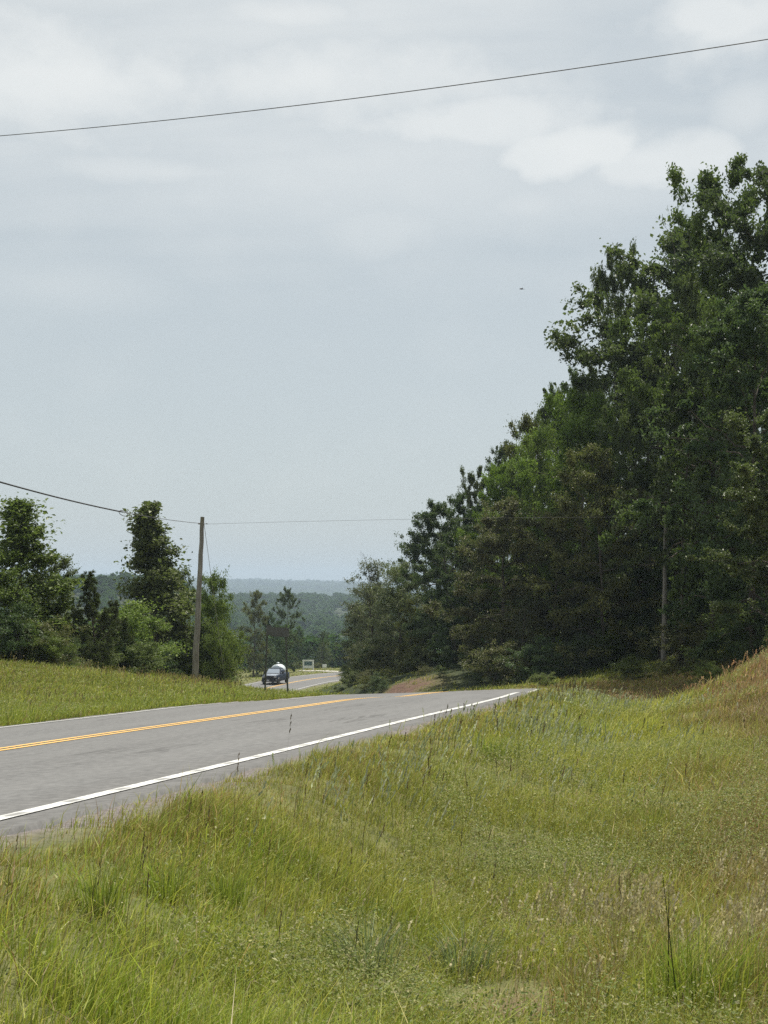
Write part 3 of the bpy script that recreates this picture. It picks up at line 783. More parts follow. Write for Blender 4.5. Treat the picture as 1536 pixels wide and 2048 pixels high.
for p_, px, top, Y, wf in (('oak_b', 1390, 560, 104, .6), ('oak_c', 1490, 600, 96, .8), ('oak_a', 1150, 860, 112, .6), ('oak_b', 1270, 720, 108, .65), ('dark_a', 1000, 1010, 112, 1.0),
                           ('dark_a', 1320, 980, 100, 1.0), ('dark_a', 1100, 1010, 106, 1.0), ('oak_b', 1620, 560, 90, 1.0), ('dark_a', 900, 1090, 122, 1.0), ('dark_a', 1420, 1000, 96, 1.0), ('dark_a', 800, 1180, 122, .9),
                           ('dark_a', 1560, 900, 80, 1.0), ('oak_c', 1190, 760, 118, .5), ('dark_a', 960, 1120, 118, 1.0), ('dark_a', 1240, 1100, 104, 1.0), ('dark_a', 1050, 1120, 104, 1.0), ('dark_a', 740, 1240, 135, .8)):
    plant(p_, px, top, Y, 'dark tree deep inside the roadside forest, mostly hidden by the edge trees', wf, G_RI)
UNDER = [
 ('shrub_b', 1290, 1235, 84, 'dark bush at the foot of the forest, left of the second pole'),
 ('shrub_a', 1215, 1250, 80, 'leafy green bush between the grass hump and the pole'),
 ('shrub_b', 1150, 1260, 78, 'dark leafy bush behind the grass hump'),
 ('shrub_a', 1375, 1230, 88, 'bush behind the fallen branch right of the pole'),
 ('shrub_d', 1385, 1232, 71.5, 'yellowish olive bush right of the fallen branch'),
 ('shrub_a', 1475, 1215, 66, 'green bush over the top of the reddish bank'),
 ('shrub_b', 1540, 1190, 58, 'dark bush at the right picture edge above the bank'),
 ('shrub_c', 1425, 1325, 52, 'small pale leaved plant on the brown bank below the pole'),
 ('shrub_c', 1095, 1345, 62, 'small light green plant on the verge in front of the dark trees'),
 ('shrub_d', 1010, 1280, 78, 'brownish bush in the shade behind the road crest'),
 ('shrub_b', 960, 1290, 84, 'blackish bush in the dark gap above the crest'),
 ('shrub_b', 900, 1290, 92, 'dark bush right of the brown cut bank'),
 ('shrub_a', 840, 1290, 98, 'light green bush on top of the brown cut bank'),
 ('shrub_d', 790, 1275, 104, 'olive bush above the left half of the cut bank'),
 ('shrub_b', 745, 1290, 106, 'dark bush left of the cut bank by the road'),
 ('shrub_a', 742, 1305, 106, 'green bush at the roadside where the forest ends'),
 ('shrub_a', 744, 1318, 116, 'low bright bush by the inner curve of the road'),
 ('shrub_b', 726, 1322, 128, 'last low bush overhanging the lower road at right'),
 ('shrub_b', 1080, 1270, 76, 'low dark bush left of the verge top'),
 ('shrub_d', 735, 1338, 98, 'low brown green brush at the left foot of the cut bank'),
 ('shrub_d', 770, 1335, 95, 'low scrub hanging over the left part of the cut bank'),
 ('shrub_b', 880, 1330, 88, 'small dark bush at the right end of the cut bank'),
 ('shrub_a', 705, 1340, 102, 'low green bush between the inner curve and the cut bank'),
 ('shrub_d', 735, 1352, 94, 'low olive brush where the forest slope meets the road'),
 ('shrub_b', 755, 1348, 90, 'low dark brush at the road edge before the cut bank'),
 ('shrub_d', 850, 1342, 90, 'low brown brush on the face of the cut bank'),
 ('shrub_a', 1265, 1310, 70, 'small bright bush on the brown bank left of the pole base'),
]
for p_, px, top, Y, lab in UNDER:
    plant(p_, px, top, Y, lab, 1.25, G_U)

G_L = 'young trees across the road on the left'
LEFT = [
 ('gum_a', 42, 1000, 56, 1.3, 'tall bushy young tree at the left picture edge under the wire'),
 ('young_a', -30, 1090, 54, 1.1, 'rounded tree cut off by the left picture edge'),
 ('young_a', 95, 1105, 58, .75, 'low tree with a branch reaching right beside the left edge tree'),
 ('gum_b', 308, 1008, 74, 1.2, 'dense cone shaped tree left of the utility pole'),
 ('young_a', 350, 1130, 78, .55, 'shorter leafy tree tucked between the cone tree and the pole'),
 ('pine_b', 183, 1142, 58, .95, 'tallest young pine with a dark tuft between the two tall trees'),
 ('pine_c', 222, 1205, 59, 1.0, 'young pine just right of the tallest pine'),
 ('pine_b', 150, 1215, 57, 1.1, 'young pine just left of the tallest pine'),
 ('pine_c', 120, 1245, 56, 1.2, 'bushy small pine near the left edge tree'),
 ('pine_b', 250, 1235, 60, 1.0, 'small pine at the foot of the cone tree'),
 ('young_b', 432, 1140, 74, .5, 'airy light green tree right of the utility pole'),
 ('young_b', 416, 1195, 80, .55, 'light green tree close behind the utility pole'),
 ('maple_b', 512, 1182, 200, .55, 'dark tree behind the road sign, left one of two'),
 ('oak_c', 574, 1175, 212, .5, 'dark ragged tree behind the road sign, right one of two'),
 ('dark_a', 542, 1225, 208, .5, 'dark round tree directly behind the road sign panel'),
 ('dark_a', 598, 1255, 242, .5, 'dark pointed tree right of the road sign'),
 ('dark_a', 562, 1275, 196, .6, 'dark tree standing behind the truck'),
 ('dark_a', 514, 1262, 205, .6, 'dark tree left behind the truck'),
 ('dark_a', 620, 1290, 265, .6, 'dark tree behind the white sign'),
 ('grey_a', 650, 1285, 270, .7, 'greyish tree behind the small white box'),
]
for p_, px, top, Y, wf, lab in LEFT:
    plant(p_, px, top, Y, lab, wf, G_L)
SHR = [
 ('shrub_b', 20, 1200, 53, 'dark shrub at the left edge on the grass bank'),
 ('shrub_d', 70, 1235, 54, 'olive shrub below the left edge tree'),
 ('shrub_c', 100, 1262, 54, 'yellowish shrub at the grass edge on the left'),
 ('shrub_b', 140, 1275, 56, 'dark shrub under the small pines'),
 ('shrub_a', 205, 1280, 58, 'green shrub in front of the pines'),
 ('shrub_c', 262, 1205, 64, 'bright shrub seen between the pines and the cone tree'),
 ('shrub_b', 255, 1290, 60, 'dark low shrub left of the cone tree'),
 ('shrub_a', 290, 1282, 60, 'green shrub at the foot of the cone tree'),
 ('shrub_b', 335, 1280, 71, 'dark shrub between the cone tree and the pole'),
 ('shrub_a', 368, 1245, 74, 'leafy shrub touching the left side of the pole'),
 ('shrub_c', 421, 1250, 76, 'light green shrub touching the right side of the pole'),
 ('shrub_a', 420, 1290, 78, 'low shrub at the right foot of the pole'),
 ('shrub_c', 432, 1235, 72, 'bright rounded shrub left of the road sign'),
 ('shrub_a', 422, 1285, 73, 'green shrub below the bright rounded shrub'),
 ('shrub_c', 418, 1270, 80, 'light shrub just left of the sign post'),
 ('shrub_d', 434, 1305, 74, 'olive low shrub by the grass edge left of the sign'),
 ('shrub_b', 540, 1290, 205, 'dark shrub behind the cab of the truck'),
 ('shrub_d', 598, 1322, 236, 'brownish scrub left of the white sign'),
 ('shrub_d', 634, 1324, 240, 'brownish scrub between the sign and the box'),
]
for p_, px, top, Y, lab in SHR:
    plant(p_, px, top, Y, lab, {432: .5, 422: .7, 418: .6, 421: .55, 434: .7, 335: .9, 368: .9}.get(px, 1.2), 'shrubs across the road on the left')

# ------------------------------------------------------------------ far woods (nobody could count them)
def far_forest():
    rng = np.random.default_rng(5)
    mb = MB()
    def fill(n, y0, y1, a0, a1, cr, nl, ls):
        Y = np.sqrt(rng.uniform(y0 ** 2, y1 ** 2, n)); X = Y * rng.uniform(a0, a1, n)
        d, k = road_coords(X, Y)
        ok = np.abs(d) > 14
        X, Y = X[ok], Y[ok]; n = len(X)
        Z = height(X, Y)
        hgt = cr * rng.uniform(1.6, 2.6, n); rad = cr * rng.uniform(.7, 1.25, n)
        u = unit(rng.normal(size=(n, nl, 3))); u[..., 2] = np.abs(u[..., 2]) * 1.2 - .25
        lob = 1 + .28 * np.sin(u[..., 0] * 5 + rng.uniform(0, 6, (n, 1))) * np.sin(u[..., 1] * 5 + rng.uniform(0, 6, (n, 1)))
        p = u * rng.uniform(.75, 1.05, (n, nl, 1)) * lob[..., None]
        p = p * rad[:, None, None]
        p[..., 2] = p[..., 2] * .8 + hgt[:, None] - rad[:, None] * .8
        p += np.stack([X, Y, Z], -1)[:, None, :]
        tone = np.repeat(np.clip(rng.normal(.45, .2, n), 0, 1), nl)
        pts = p.reshape(-1, 3)
        leaves(mb, pts, ls, rng, .8, np.clip(tone + rng.normal(0, .15, len(pts)), 0, 1), .9)
    fill(500, 265, 430, -.32, .30, 3.6, 260, .9)
    fill(1000, 430, 760, -.32, .28, 4.0, 210, 1.15)
    fill(1900, 760, 1600, -.30, .14, 4.6, 170, 1.7)
    fill(420, 110, 265, -.42, -.17, 3.2, 220, .7)
    fill(120, 130, 265, .09, .32, 3.4, 200, .9)
    return mb.build('distant_forest', M_FAR)
tag(far_forest(), 'hazy unbroken wood covering the valley and the hillsides beyond', 'forest', kind='stuff')
def ridge_canopy():
    """rolling canopy of the farthest ridges"""
    rng = np.random.default_rng(6)
    mb = MB()
    n = 30000
    Y = np.sqrt(rng.uniform(3400 ** 2, 7600 ** 2, n)); X = Y * rng.uniform(-.33, .2, n)
    Z = height(X, Y) + rng.uniform(2, 13, n)
    pts = np.stack([X, Y, Z], -1)
    leaves(mb, pts, 26.0, rng, 1.2, None, .9)
    return mb.build('distant_ridge_forest', M_FAR)
tag(ridge_canopy(), 'blue hazy woods on the farthest ridge along the horizon', 'forest', kind='stuff')

# ------------------------------------------------------------------ grass and weeds of the verges
def pal(rng, n, cols, wts):
    cols = np.array(cols); i = rng.choice(len(cols), n, p=np.array(wts) / np.sum(wts))
    return cols[i] * np.exp(rng.normal(0, .16, (n, 1)))
GREEN = [(0.227, 0.268, 0.037), (0.297, 0.318, 0.049), (0.374, 0.366, 0.075), (0.207, 0.235, 0.053)]
LUSH = [(0.18, 0.247, 0.029), (0.246, 0.305, 0.037), (0.315, 0.345, 0.05), (0.202, 0.255, 0.06)]
YELLOW = [(0.331, 0.334, 0.05), (0.384, 0.37, 0.069), (0.277, 0.305, 0.05), (0.417, 0.377, 0.107)]
BROWNS = [(0.301, 0.235, 0.075), (0.239, 0.204, 0.064), (0.393, 0.293, 0.122), (0.218, 0.223, 0.051), (0.281, 0.172, 0.074)]
RED = [(.270, .160, .080), (.210, .120, .060), (.330, .230, .120), (.150, .130, .045)]
STRAW = [(.42, .34, .20), (.33, .26, .14), (.50, .42, .27), (.24, .19, .09)]

def sample(rng, n, y0, y1, spread=.29, pad=2.6):
    """points over the ground the photo looks at, even per square metre between two distances"""
    Y = rng.uniform(y0, y1, int(n * (spread * y1 + pad) / (spread * y1 + 1.2)))
    wmax = spread * y1 + pad
    X = rng.uniform(-wmax, wmax, len(Y))
    ok = np.abs(X) < spread * Y + pad
    return X[ok], Y[ok]

def blades(mb, X, Y, Z, hgt, wdt, lean, az, col, rng, tipcol=None):
    n = len(X)
    b = np.stack([X, Y, Z - .02], -1)
    wd = rng.uniform(0, 6.283, n)
    s_ = np.stack([np.cos(wd), np.sin(wd), np.zeros(n)], -1) * (wdt * .5)[:, None]
    d = np.stack([np.cos(az), np.sin(az), np.zeros(n)], -1) * (lean * hgt)[:, None]
    up = np.zeros((n, 3)); up[:, 2] = hgt
    m1 = b + d * .28 + up * .55; tip = b + d + up * (1 - .25 * lean[:, None] ** 2)
    V = np.stack([b - s_, b + s_, m1 + s_ * .8, m1 - s_ * .8, tip], 1).reshape(-1, 3)
    i = np.arange(n) * 5
    c4 = np.concatenate([col, np.ones((n, 1))], 1)
    base = c4 * np.array([.9, .9, .9, 1]); tp = c4 if tipcol is None else np.concatenate([tipcol, np.ones((n, 1))], 1)
    C = np.stack([base, base, c4, c4, tp], 1).reshape(-1, 4)
    k = mb.nv
    mb.add(V, np.stack([i, i + 1, i + 2, i + 3], -1), C)
    mb.f.append(np.stack([i + 3, i + 2, i + 4], -1) + k); mb.mi.append(np.zeros(n, np.int32))

def on_verge(X, Y, rng, lo=3.80, hi=.32):
    d, k = road_coords(X, Y)
    edge = lo + hi * vnoise(X, Y, 1.1, 41, 3) * 1.3 + .24 * sstep(8.5, 6, Y) * (d > 0)
    keep = np.abs(d) > edge
    # sparse pioneer tufts on the gravel
    keep |= (np.abs(d) > 3.9) & (rng.random(len(X)) < .10)
    bare_ = (((X - .46) / .30) ** 2 + ((Y - 5.02) / .48) ** 2 < .6 + .8 * vnoise(X, Y, 6.0, 42, 2)) & (rng.random(len(X)) < .93)
    return keep & ~bare_, d

def zones(X, Y):
    """weights of the colour zones of the verge"""
    r = right_of_ditch(X, Y) + (vnoise(X, Y, .55, 51, 3) - .5) * 1.6
    nearside = X > np.interp(Y, RF[:, 1][:140], RF[:, 0][:140])
    n1 = vnoise(X, Y, .8, 52, 3); n2 = vnoise(X, Y, 2.2, 53, 2)
    ditch = np.exp(-((r - .25) / .6) ** 2) * sstep(8, 13, Y) * (Y < 36)
    brown_ = np.where(Y > 34, sstep(-.2, .5, r), sstep(.35, 1.5, r))
    red = sstep(1.3, 2.4, r) * sstep(9, 16, Y) * (Y < 60)
    lush = .42 * sstep(.1, -.5, X + .10 * (Y - 4)) * sstep(7.2, 5.0, Y) + .6 * sstep(.64, .76, n1)
    return r, nearside, ditch, brown_, red, lush, n1, n2

def grass_band(mb, n, y0, y1, wpx, hscale, seed, spread=.29):
    rng = np.random.default_rng(seed)
    X, Y = sample(rng, n, y0, y1, spread)
    keep, d = on_verge(X, Y, rng)
    X, Y, d = X[keep], Y[keep], d[keep]
    # forest floor stays thin
    thin = (Y > 74) & (X > 4) & (rng.random(len(X)) < .55)
    X, Y, d = X[~thin], Y[~thin], d[~thin]
    # tufts with thin places between them
    tuft = vnoise(X, Y, 3.4, 55, 2) * .6 + vnoise(X, Y, 1.1, 56, 2) * .4
    keep = rng.random(len(X)) < .45 + 1.0 * sstep(.38, .62, tuft)
    X, Y, d = X[keep], Y[keep], d[keep]
    Z = height(X, Y); n = len(X)
    r, ns, ditch, br, red, lush, n1, n2 = zones(X, Y)
    u = rng.random(n)
    col = pal(rng, n, GREEN, (3, 3, 2, 2))
    def put(mask, cols, wts):
        k = int(mask.sum())
        if k: col[mask] = pal(rng, k, cols, wts)
    put((u < .22 + .25 * sstep(.5, .7, n2)), YELLOW, (2, 1, 3, 1))
    u = rng.random(n); put((u < np.clip(lush, 0, .8)) & ns, LUSH, (3, 3, 2, 1))
    u = rng.random(n); put((u < br * .84) & ns & (Y < 70), BROWNS, (3, 3, 2, 3, 1.5))
    u = rng.random(n); put((u < ditch * .82) & ns, YELLOW, (3, 3, 3, 1))
    u = rng.random(n); put((u < red * .72) & ns, RED, (3, 2, 2, 2))
    u = rng.random(n); put(u < .035, STRAW, (2, 3, 1, 3))
    edge = np.exp(-((np.abs(d) - 4.3) / .35) ** 2)
    u = rng.random(n); put(u < edge * .45, BROWNS, (3, 2, 1, 4, 3))
    left = ~ns
    u = rng.random(n); put(left & (u < .38 * sstep(34, 52, Y) * sstep(-8, -13, X) + .08), BROWNS, (3, 3, 1, 4, 2))
    u = rng.random(n); put(left & (u < .30 + .45 * sstep(-10, -5, d)), LUSH, (2, 3, 3, 1))
    hg = rng.gamma(5, .024, n) * (0.35 + .8 * n1 + .55 * n2) * hscale
    hg *= 1 + .9 * np.clip(lush, 0, .7) * ns
    col *= (.72 + .56 * vnoise(X, Y, .7, 57, 3))[:, None] ** np.where(ns, 1.0, .6)[:, None] * 1.02
    hg *= np.where(edge > .3, .9, 1.0)
    hg = np.where(left, hg * np.where((Y > 40) & (X > -.10 * Y), .9, 1.1), hg)
    col *= np.where(left, .86, 1.0)[:, None]
    hg = np.where(ns, hg * (.55 + .45 * sstep(4.6, 6.2, d)), hg)
    hg = np.clip(hg, .035, .5)
    wd = np.maximum(.0035, Y * wpx) * rng.uniform(.6, 1.3, n)
    az = rng.normal(.4, 1.1, n)
    lean = np.abs(rng.normal(.52, .28, n))
    blades(mb, X, Y, Z, hg, wd, lean, az, col, rng, np.clip(col * rng.uniform(.9, 1.5, (n, 1)), 0, .6))

gm = MB()
grass_band(gm, 150000, 3.0, 6.0, .00042, .78, 101, .31)
grass_band(gm, 300000, 6.0, 10.0, .00042, .82, 102)
grass_band(gm, 330000, 10.0, 17.0, .00045, .95, 103)
grass_band(gm, 300000, 17.0, 30.0, .00048, .9, 104)
grass_band(gm, 240000, 30.0, 50.0, .00055, .9, 105)
grass_band(gm, 160000, 50.0, 80.0, .0006, 1.0, 106)
grass_band(gm, 50000, 80.0, 130.0, .0007, 1.0, 107)
grass_band(gm, 50000, 130.0, 245.0, .0009, 1.0, 108)
tag(gm.build('verge_grass', M_BLADE), 'long mixed green and brown grass covering the verges and banks', 'grass', kind='stuff')

# low leafy weeds: small leaflets held above the grass
def weeds(mb, n, y0, y1, seed, size):
    rng = np.random.default_rng(seed)
    X, Y = sample(rng, n, y0, y1)
    keep, d = on_verge(X, Y, rng, 4.55, .5)
    keep &= np.abs(d) > 4.6
    X, Y = X[keep], Y[keep]
    r, ns, ditch, br, red, lush, n1, n2 = zones(X, Y)
    dens = np.clip(.25 + 1.3 * sstep(.42, .62, vnoise(X, Y, .9, 61, 3)) - .65 * br - .4 * np.clip(lush, 0, 1), .04, 1)
    k = rng.random(len(X)) < dens
    X, Y = X[k], Y[k]; n = len(X); ns = ns[k]; br = br[k]
    Z = height(X, Y) + rng.uniform(.03, .17, n) * (.6 + .7 * vnoise(X, Y, .8, 52, 3))
    col = pal(rng, n, [(.185, .225, .050), (.230, .250, .075), (.135, .180, .040), (.320, .310, .140), (.38, .36, .20)], (4, 4, 3, 1.6, .7))
    sz = np.maximum(size, Y * .0009) * np.exp(rng.normal(0, .3, n))
    nor = rng.normal(size=(n, 3)); nor[:, 2] = np.abs(nor[:, 2]) + .6; nor = unit(nor)
    t = unit(np.cross(nor, rng.normal(size=(n, 3)))); b = np.cross(nor, t)
    p = np.stack([X, Y, Z], -1)
    L = sz[:, None]
    V = np.stack([p - t * L * .5, p - b * L * .28, p + t * L * .5 - nor * L * .15, p + b * L * .28], 1).reshape(-1, 3)
    i = np.arange(n) * 4
    C = np.repeat(np.concatenate([col, np.ones((n, 1))], 1), 4, 0)
    mb.add(V, np.stack([i, i + 1, i + 2, i + 3], -1), C)
wm = MB()
weeds(wm, 420000, 3.6, 8.0, 201, .0115)
weeds(wm, 520000, 8.0, 16.0, 202, .0135)
weeds(wm, 200000, 16.0, 32.0, 203, .02)
weeds(wm, 90000, 32.0, 60.0, 204, .03)
tag(wm.build('leafy_weeds', M_BLADE), 'low yellow green leafy weeds growing through the verge grass', 'weeds', kind='stuff')

# tall stems with dark seed heads, straw heads and pale feathery tops
def stems(mb, X, Y, hgt, col, headcol, head_l, head_w, rng, nspk=6, lean=.18):
    n = len(X); Z = height(X, Y)
    az = rng.normal(.3, .9, n); ln = np.abs(rng.normal(lean, .1, n))
    wd = np.maximum(.0035, Y * .00040)
    blades(mb, X, Y, Z, hgt, wd, ln, az, col, rng)
    top = np.stack([X, Y, Z - .02], -1) + np.stack([np.cos(az) * ln * hgt, np.sin(az) * ln * hgt, hgt * (1 - .25 * ln ** 2)], -1)
    dirv = unit(np.stack([np.cos(az) * ln, np.sin(az) * ln, np.full(n, 1.0)], -1))
    for j in range(nspk):
        f = (j + .5) / nspk
        p = top - dirv * (head_l * (1 - f))[:, None] * .95
        o_ = rng.normal(size=(n, 3)); o_ = unit(o_ - (o_ * dirv).sum(1)[:, None] * dirv)
        L = (head_l / nspk * 1.7)[:, None]; W_ = np.maximum(head_w, Y * .0005)[:, None]
        q = unit(dirv + o_ * .22)
        s_ = unit(np.cross(q, rng.normal(size=(n, 3))))
        V = np.stack([p, p + q * L * .5 + s_ * W_, p + q * L, p + q * L * .5 - s_ * W_], 1).reshape(-1, 3)
        i = np.arange(n) * 4
        C = np.repeat(np.concatenate([headcol * np.exp(rng.normal(0, .15, (n, 1))), np.ones((n, 1))], 1), 4, 0)
        mb.add(V, np.stack([i, i + 1, i + 2, i + 3], -1), C)
sm = MB()
rng = np.random.default_rng(301)
# dark seed stems, thickest along the road edge
X, Y = sample(rng, 9000, 4.2, 40)
d, k = road_coords(X, Y)
w_ = np.exp(-((d - 4.75) / .45) ** 2) * .9 + .10 * (d > 4.6)
ok = (d > 4.45) & (rng.random(len(X)) < w_ * np.clip(14 / Y, .25, 1)); X, Y, d = X[ok], Y[ok], d[ok]; n = len(X)
stems(sm, X, Y, rng.uniform(.20, .42, n) * np.where(rng.random(n) < .1, 1.35, 1), pal(rng, n, [(.09, .085, .03), (.11, .09, .045), (.07, .08, .025)], (1, 1, 1)),
      pal(rng, n, [(.085, .065, .035), (.12, .085, .05), (.10, .095, .045)], (2, 1, 1)), rng.uniform(.05, .11, n), np.full(n, .0028), rng, 9)
# left field stems
X, Y = sample(rng, 9000, 20, 68)
d, k = road_coords(X, Y); ok = (d < -4.6) & (X < -.10 * Y) & (rng.random(len(X)) < .75 * sstep(.48, .66, vnoise(X, Y, .25, 58, 3))); X, Y = X[ok], Y[ok]; n = len(X)
stems(sm, X, Y, rng.uniform(.2, .45, n), pal(rng, n, BROWNS, (1, 1, 1, 1, 1)), pal(rng, n, [(.19, .15, .07), (.28, .23, .11), (.14, .13, .05)], (1, 1, 1)), rng.uniform(.08, .14, n), np.full(n, .007), rng, 3)
# straw heads on the dry patch
n = 3400
a = rng.uniform(0, 6.283, n); rr = np.sqrt(rng.random(n))
X = 1.42 + rr * np.cos(a) * .65 + rng.normal(0, .38, n); Y = 6.2 + rr * np.sin(a) * .8 + rng.normal(0, .5, n)
ok = (vnoise(X, Y, 2.0, 71, 3) > .40); X, Y = X[ok], Y[ok]; n = len(X)
stems(sm, X, Y, rng.uniform(.07, .22, n), pal(rng, n, STRAW, (2, 3, 1, 3)), pal(rng, n, [(.46, .41, .23), (.38, .33, .16), (.54, .49, .32)], (2, 2, 1)), rng.uniform(.03, .06, n), np.full(n, .006), rng, 5, .3)
# brown bank seed heads
X, Y = sample(rng, 26000, 6, 45)
r = right_of_ditch(X, Y); ok = (r > .9) & (rng.random(len(X)) < .6); X, Y = X[ok], Y[ok]; n = len(X)
redm = sstep(12, 20, Y)[:, None]
hc = pal(rng, n, STRAW, (2, 3, 1, 3)) * (1 - redm) + pal(rng, n, [(.36, .21, .11), (.44, .30, .17), (.26, .15, .08)], (2, 2, 1)) * redm
stems(sm, X, Y, rng.uniform(.16, .42, n), pal(rng, n, BROWNS, (1, 1, 1, 1, 1)), hc, rng.uniform(.04, .09, n), np.full(n, .004), rng, 4, .4)
# pale feathery tops
for (cx, cy, sx, sy, n) in ((-.95, 7.6, .45, .55, 420), (-.5, 8.7, .5, .6, 420), (.95, 14.2, .9, 1.2, 500), (-.1, 11.5, .9, 1.2, 450), (1.5, 19, 1.2, 2.5, 500), (2.2, 24, 1.5, 3, 500)):
    X = rng.normal(cx, sx, n); Y = rng.normal(cy, sy, n)
    d, k = road_coords(X, Y); ok = d > 4.5; X, Y = X[ok], Y[ok]; n = len(X)
    stems(sm, X, Y, rng.uniform(.18, .36, n), pal(rng, n, GREEN, (1, 1, 1, 1)), pal(rng, n, [(.33, .36, .22), (.26, .30, .16), (.40, .41, .28)], (1, 2, 1)), rng.uniform(.07, .13, n), np.full(n, .005), rng, 6, .5)
# dead thatch lying between the living blades, most of it low on the right
n = 26000
X = rng.uniform(-2.6, 3.4, n); Y = rng.uniform(3.6, 11, n)
keep, d = on_verge(X, Y, rng, 4.3, .4)
wr = .10 + .9 * sstep(-.2, 1.0, X - .08 * (Y - 4)) * sstep(.35, .6, vnoise(X, Y, 1.2, 73, 3))
ok = keep & (d > 4.3) & (rng.random(n) < wr); X, Y = X[ok], Y[ok]; n = len(X)
blades(sm, X, Y, height(X, Y) + rng.uniform(.0, .07, n), rng.uniform(.03, .10, n), np.maximum(.003, Y * .0004), rng.uniform(1.2, 2.4, n) * .8, rng.uniform(0, 6.28, n), pal(rng, n, STRAW, (2, 3, 1, 3)), rng)
tag(sm.build('seed_head_grass', M_BLADE), 'taller grass stems carrying dark, straw and reddish seed heads', 'grass', kind='stuff')

# single coarse clumps in the foreground: countable, so each is a thing
def clump_mesh(seed, n, hgt, cols, wts, spread, wdt, lean, dark_stalks=0):
    rng = np.random.default_rng(seed); mb = MB()
    X = rng.normal(0, spread, n); Y = rng.normal(0, spread, n)
    az = np.arctan2(Y, X) + rng.normal(0, .5, n)
    blades(mb, X, Y, np.zeros(n), hgt * rng.uniform(.45, 1.1, n), wdt * rng.uniform(.7, 1.3, n), np.abs(rng.normal(lean, .2, n)), az, pal(rng, n, cols, wts), rng)
    for i in range(dark_stalks):
        h = hgt * rng.uniform(1.0, 1.5); a = rng.normal(0, .06, 2)
        q = np.linspace(0, 1, 6)[:, None]
        mb.tube(np.concatenate([rng.normal(0, spread, 2)[None] + a * q * h, q * h], 1), np.linspace(.0024, .0010, 6), 4, cap=False, col=np.array([.05, .065, .022, 1]))
    return mb.mesh('grass_clump', M_BLADE)
CL = [clump_mesh(401, 170, .42, LUSH, (3, 2, 1, 2), .07, .006, .35), clump_mesh(402, 150, .40, [(.15, .20, .075), (.20, .24, .12), (.13, .17, .06)], (1, 1, 1), .07, .006, .6),
      clump_mesh(403, 170, .34, BROWNS, (2, 3, 1, 4, 1), .07, .004, .35), clump_mesh(404, 150, .30, LUSH, (3, 1, 1, 1), .06, .005, .3, 2)]
for (ci, px, py, Y, sc_, lab) in ((0, 330, 1960, 5.0, .5, 'lush dark green grass clump at bottom left of the verge'), (0, 200, 2010, 4.55, .5, 'lush green grass clump lowest at the left of the verge'),
        (0, 455, 1930, 5.3, .45, 'green grass clump right of the lush clump at bottom left'), (1, 735, 1950, 5.25, .7, 'pale bluish arching grass clump at bottom centre'),
        (1, 925, 1900, 5.6, .65, 'pale bluish grass clump left of the bare soil patch'), (2, 1240, 1930, 5.4, 1.0, 'upright olive grass clump below the straw patch'),
        (3, 1395, 2010, 4.8, 1.1, 'dark rush clump with tall thin stalks at bottom right'), 
        (0, 985, 1600, 11.0, .6, 'dark green grass clump in the middle of the verge'), (2, 1150, 2000, 4.85, .8, 'olive grass clump right of the bare soil patch'), (3, 1310, 1700, 8.6, .6, 'small rush clump with two dark stalks on the right slope')):
    X = (px - CX) / F * Y
    o = link('grass_clump', CL[ci]); o.location = (X, Y, hz(X, Y)); o.scale = (sc_,) * 3; o.rotation_euler = (0, 0, px * .7)
    tag(o, lab, 'grass clump', 'coarse grass clumps on the near verge')

# ------------------------------------------------------------------ utility poles and wires
M_WIRE = simple('weathered_cable', (0.10, 0.10, 0.10), .6, .3)
M_WIRE2 = simple('black_cable', (0.035, 0.035, 0.038), .6)
M_STEEL = simple('galvanised_steel', (0.30, 0.31, 0.31), .45, .8, var=.2)
M_PORC = simple('grey_porcelain', (0.28, 0.26, 0.24), .25)
def pole(base, top, r0, r1, label, guy=None):
    r = empty('utility_pole', base)
    b = np.array(base); q = np.linspace(0, 1, 14)[:, None]
    pts = (np.array(top) - b) * q; pts[0, 2] -= .8
    rng = np.random.default_rng(int(abs(base[0]) * 10))
    pts[1:-1, :2] += rng.normal(0, .012, (12, 2))
    m = MB(); m.tube(pts, np.linspace(r0, r1, 14), 16); m.build('pole_shaft', M_POLE, r, True)
    tl = np.array(top) - b
    m = MB(); m.tube(np.array([[-.16, -.02, -.32], [.20, .02, -.32]]) + tl, .012, 6); m.lathe(tl + np.array([.21, .02, -.32]), [(.0, -.03), (.03, -.03), (.03, .03), (.0, .03)], 8, 'x')
    m.build('through_bolt', M_STEEL, r)
    m = MB(); m.lathe(tl + np.array([-.15, -.02, -.32]), [(.0, -.05), (.035, -.05), (.05, -.02), (.03, 0), (.05, .02), (.035, .05), (0, .05)], 10, 'x'); m.build('insulator', M_PORC, r, True)
    if guy is not None:
        m = MB(); g0 = tl + np.array([.08, 0, -.36]); g1 = np.array(guy) - b
        m.tube(g0 + (g1 - g0) * np.linspace(0, 1, 8)[:, None], .011, 6); m.build('guy_wire', M_STEEL, r)
    tag(r, label, 'utility pole', 'wooden utility poles')
    return r
Yp = 68.0
bx = (389 - CX) / F * Yp
p1b = (bx, Yp, hz(bx, Yp)); p1t = tuple(P(405, 1034, Yp + .3))
gx_ = (452 - CX) / F * 71
pole(p1b, p1t, .155, .095, 'leaning grey wooden pole with a guy wire, left of the road', (gx_, 71, hz(gx_, 71)))
Yq = 75.0
bx2 = (1327 - CX) / F * Yq
p2b = (bx2, Yq, hz(bx2, Yq)); p2t = tuple(P(1332, 1030, Yq))
pole(p2b, p2t, .14, .095, 'grey wooden pole at the forest edge with its top hidden in leaves')

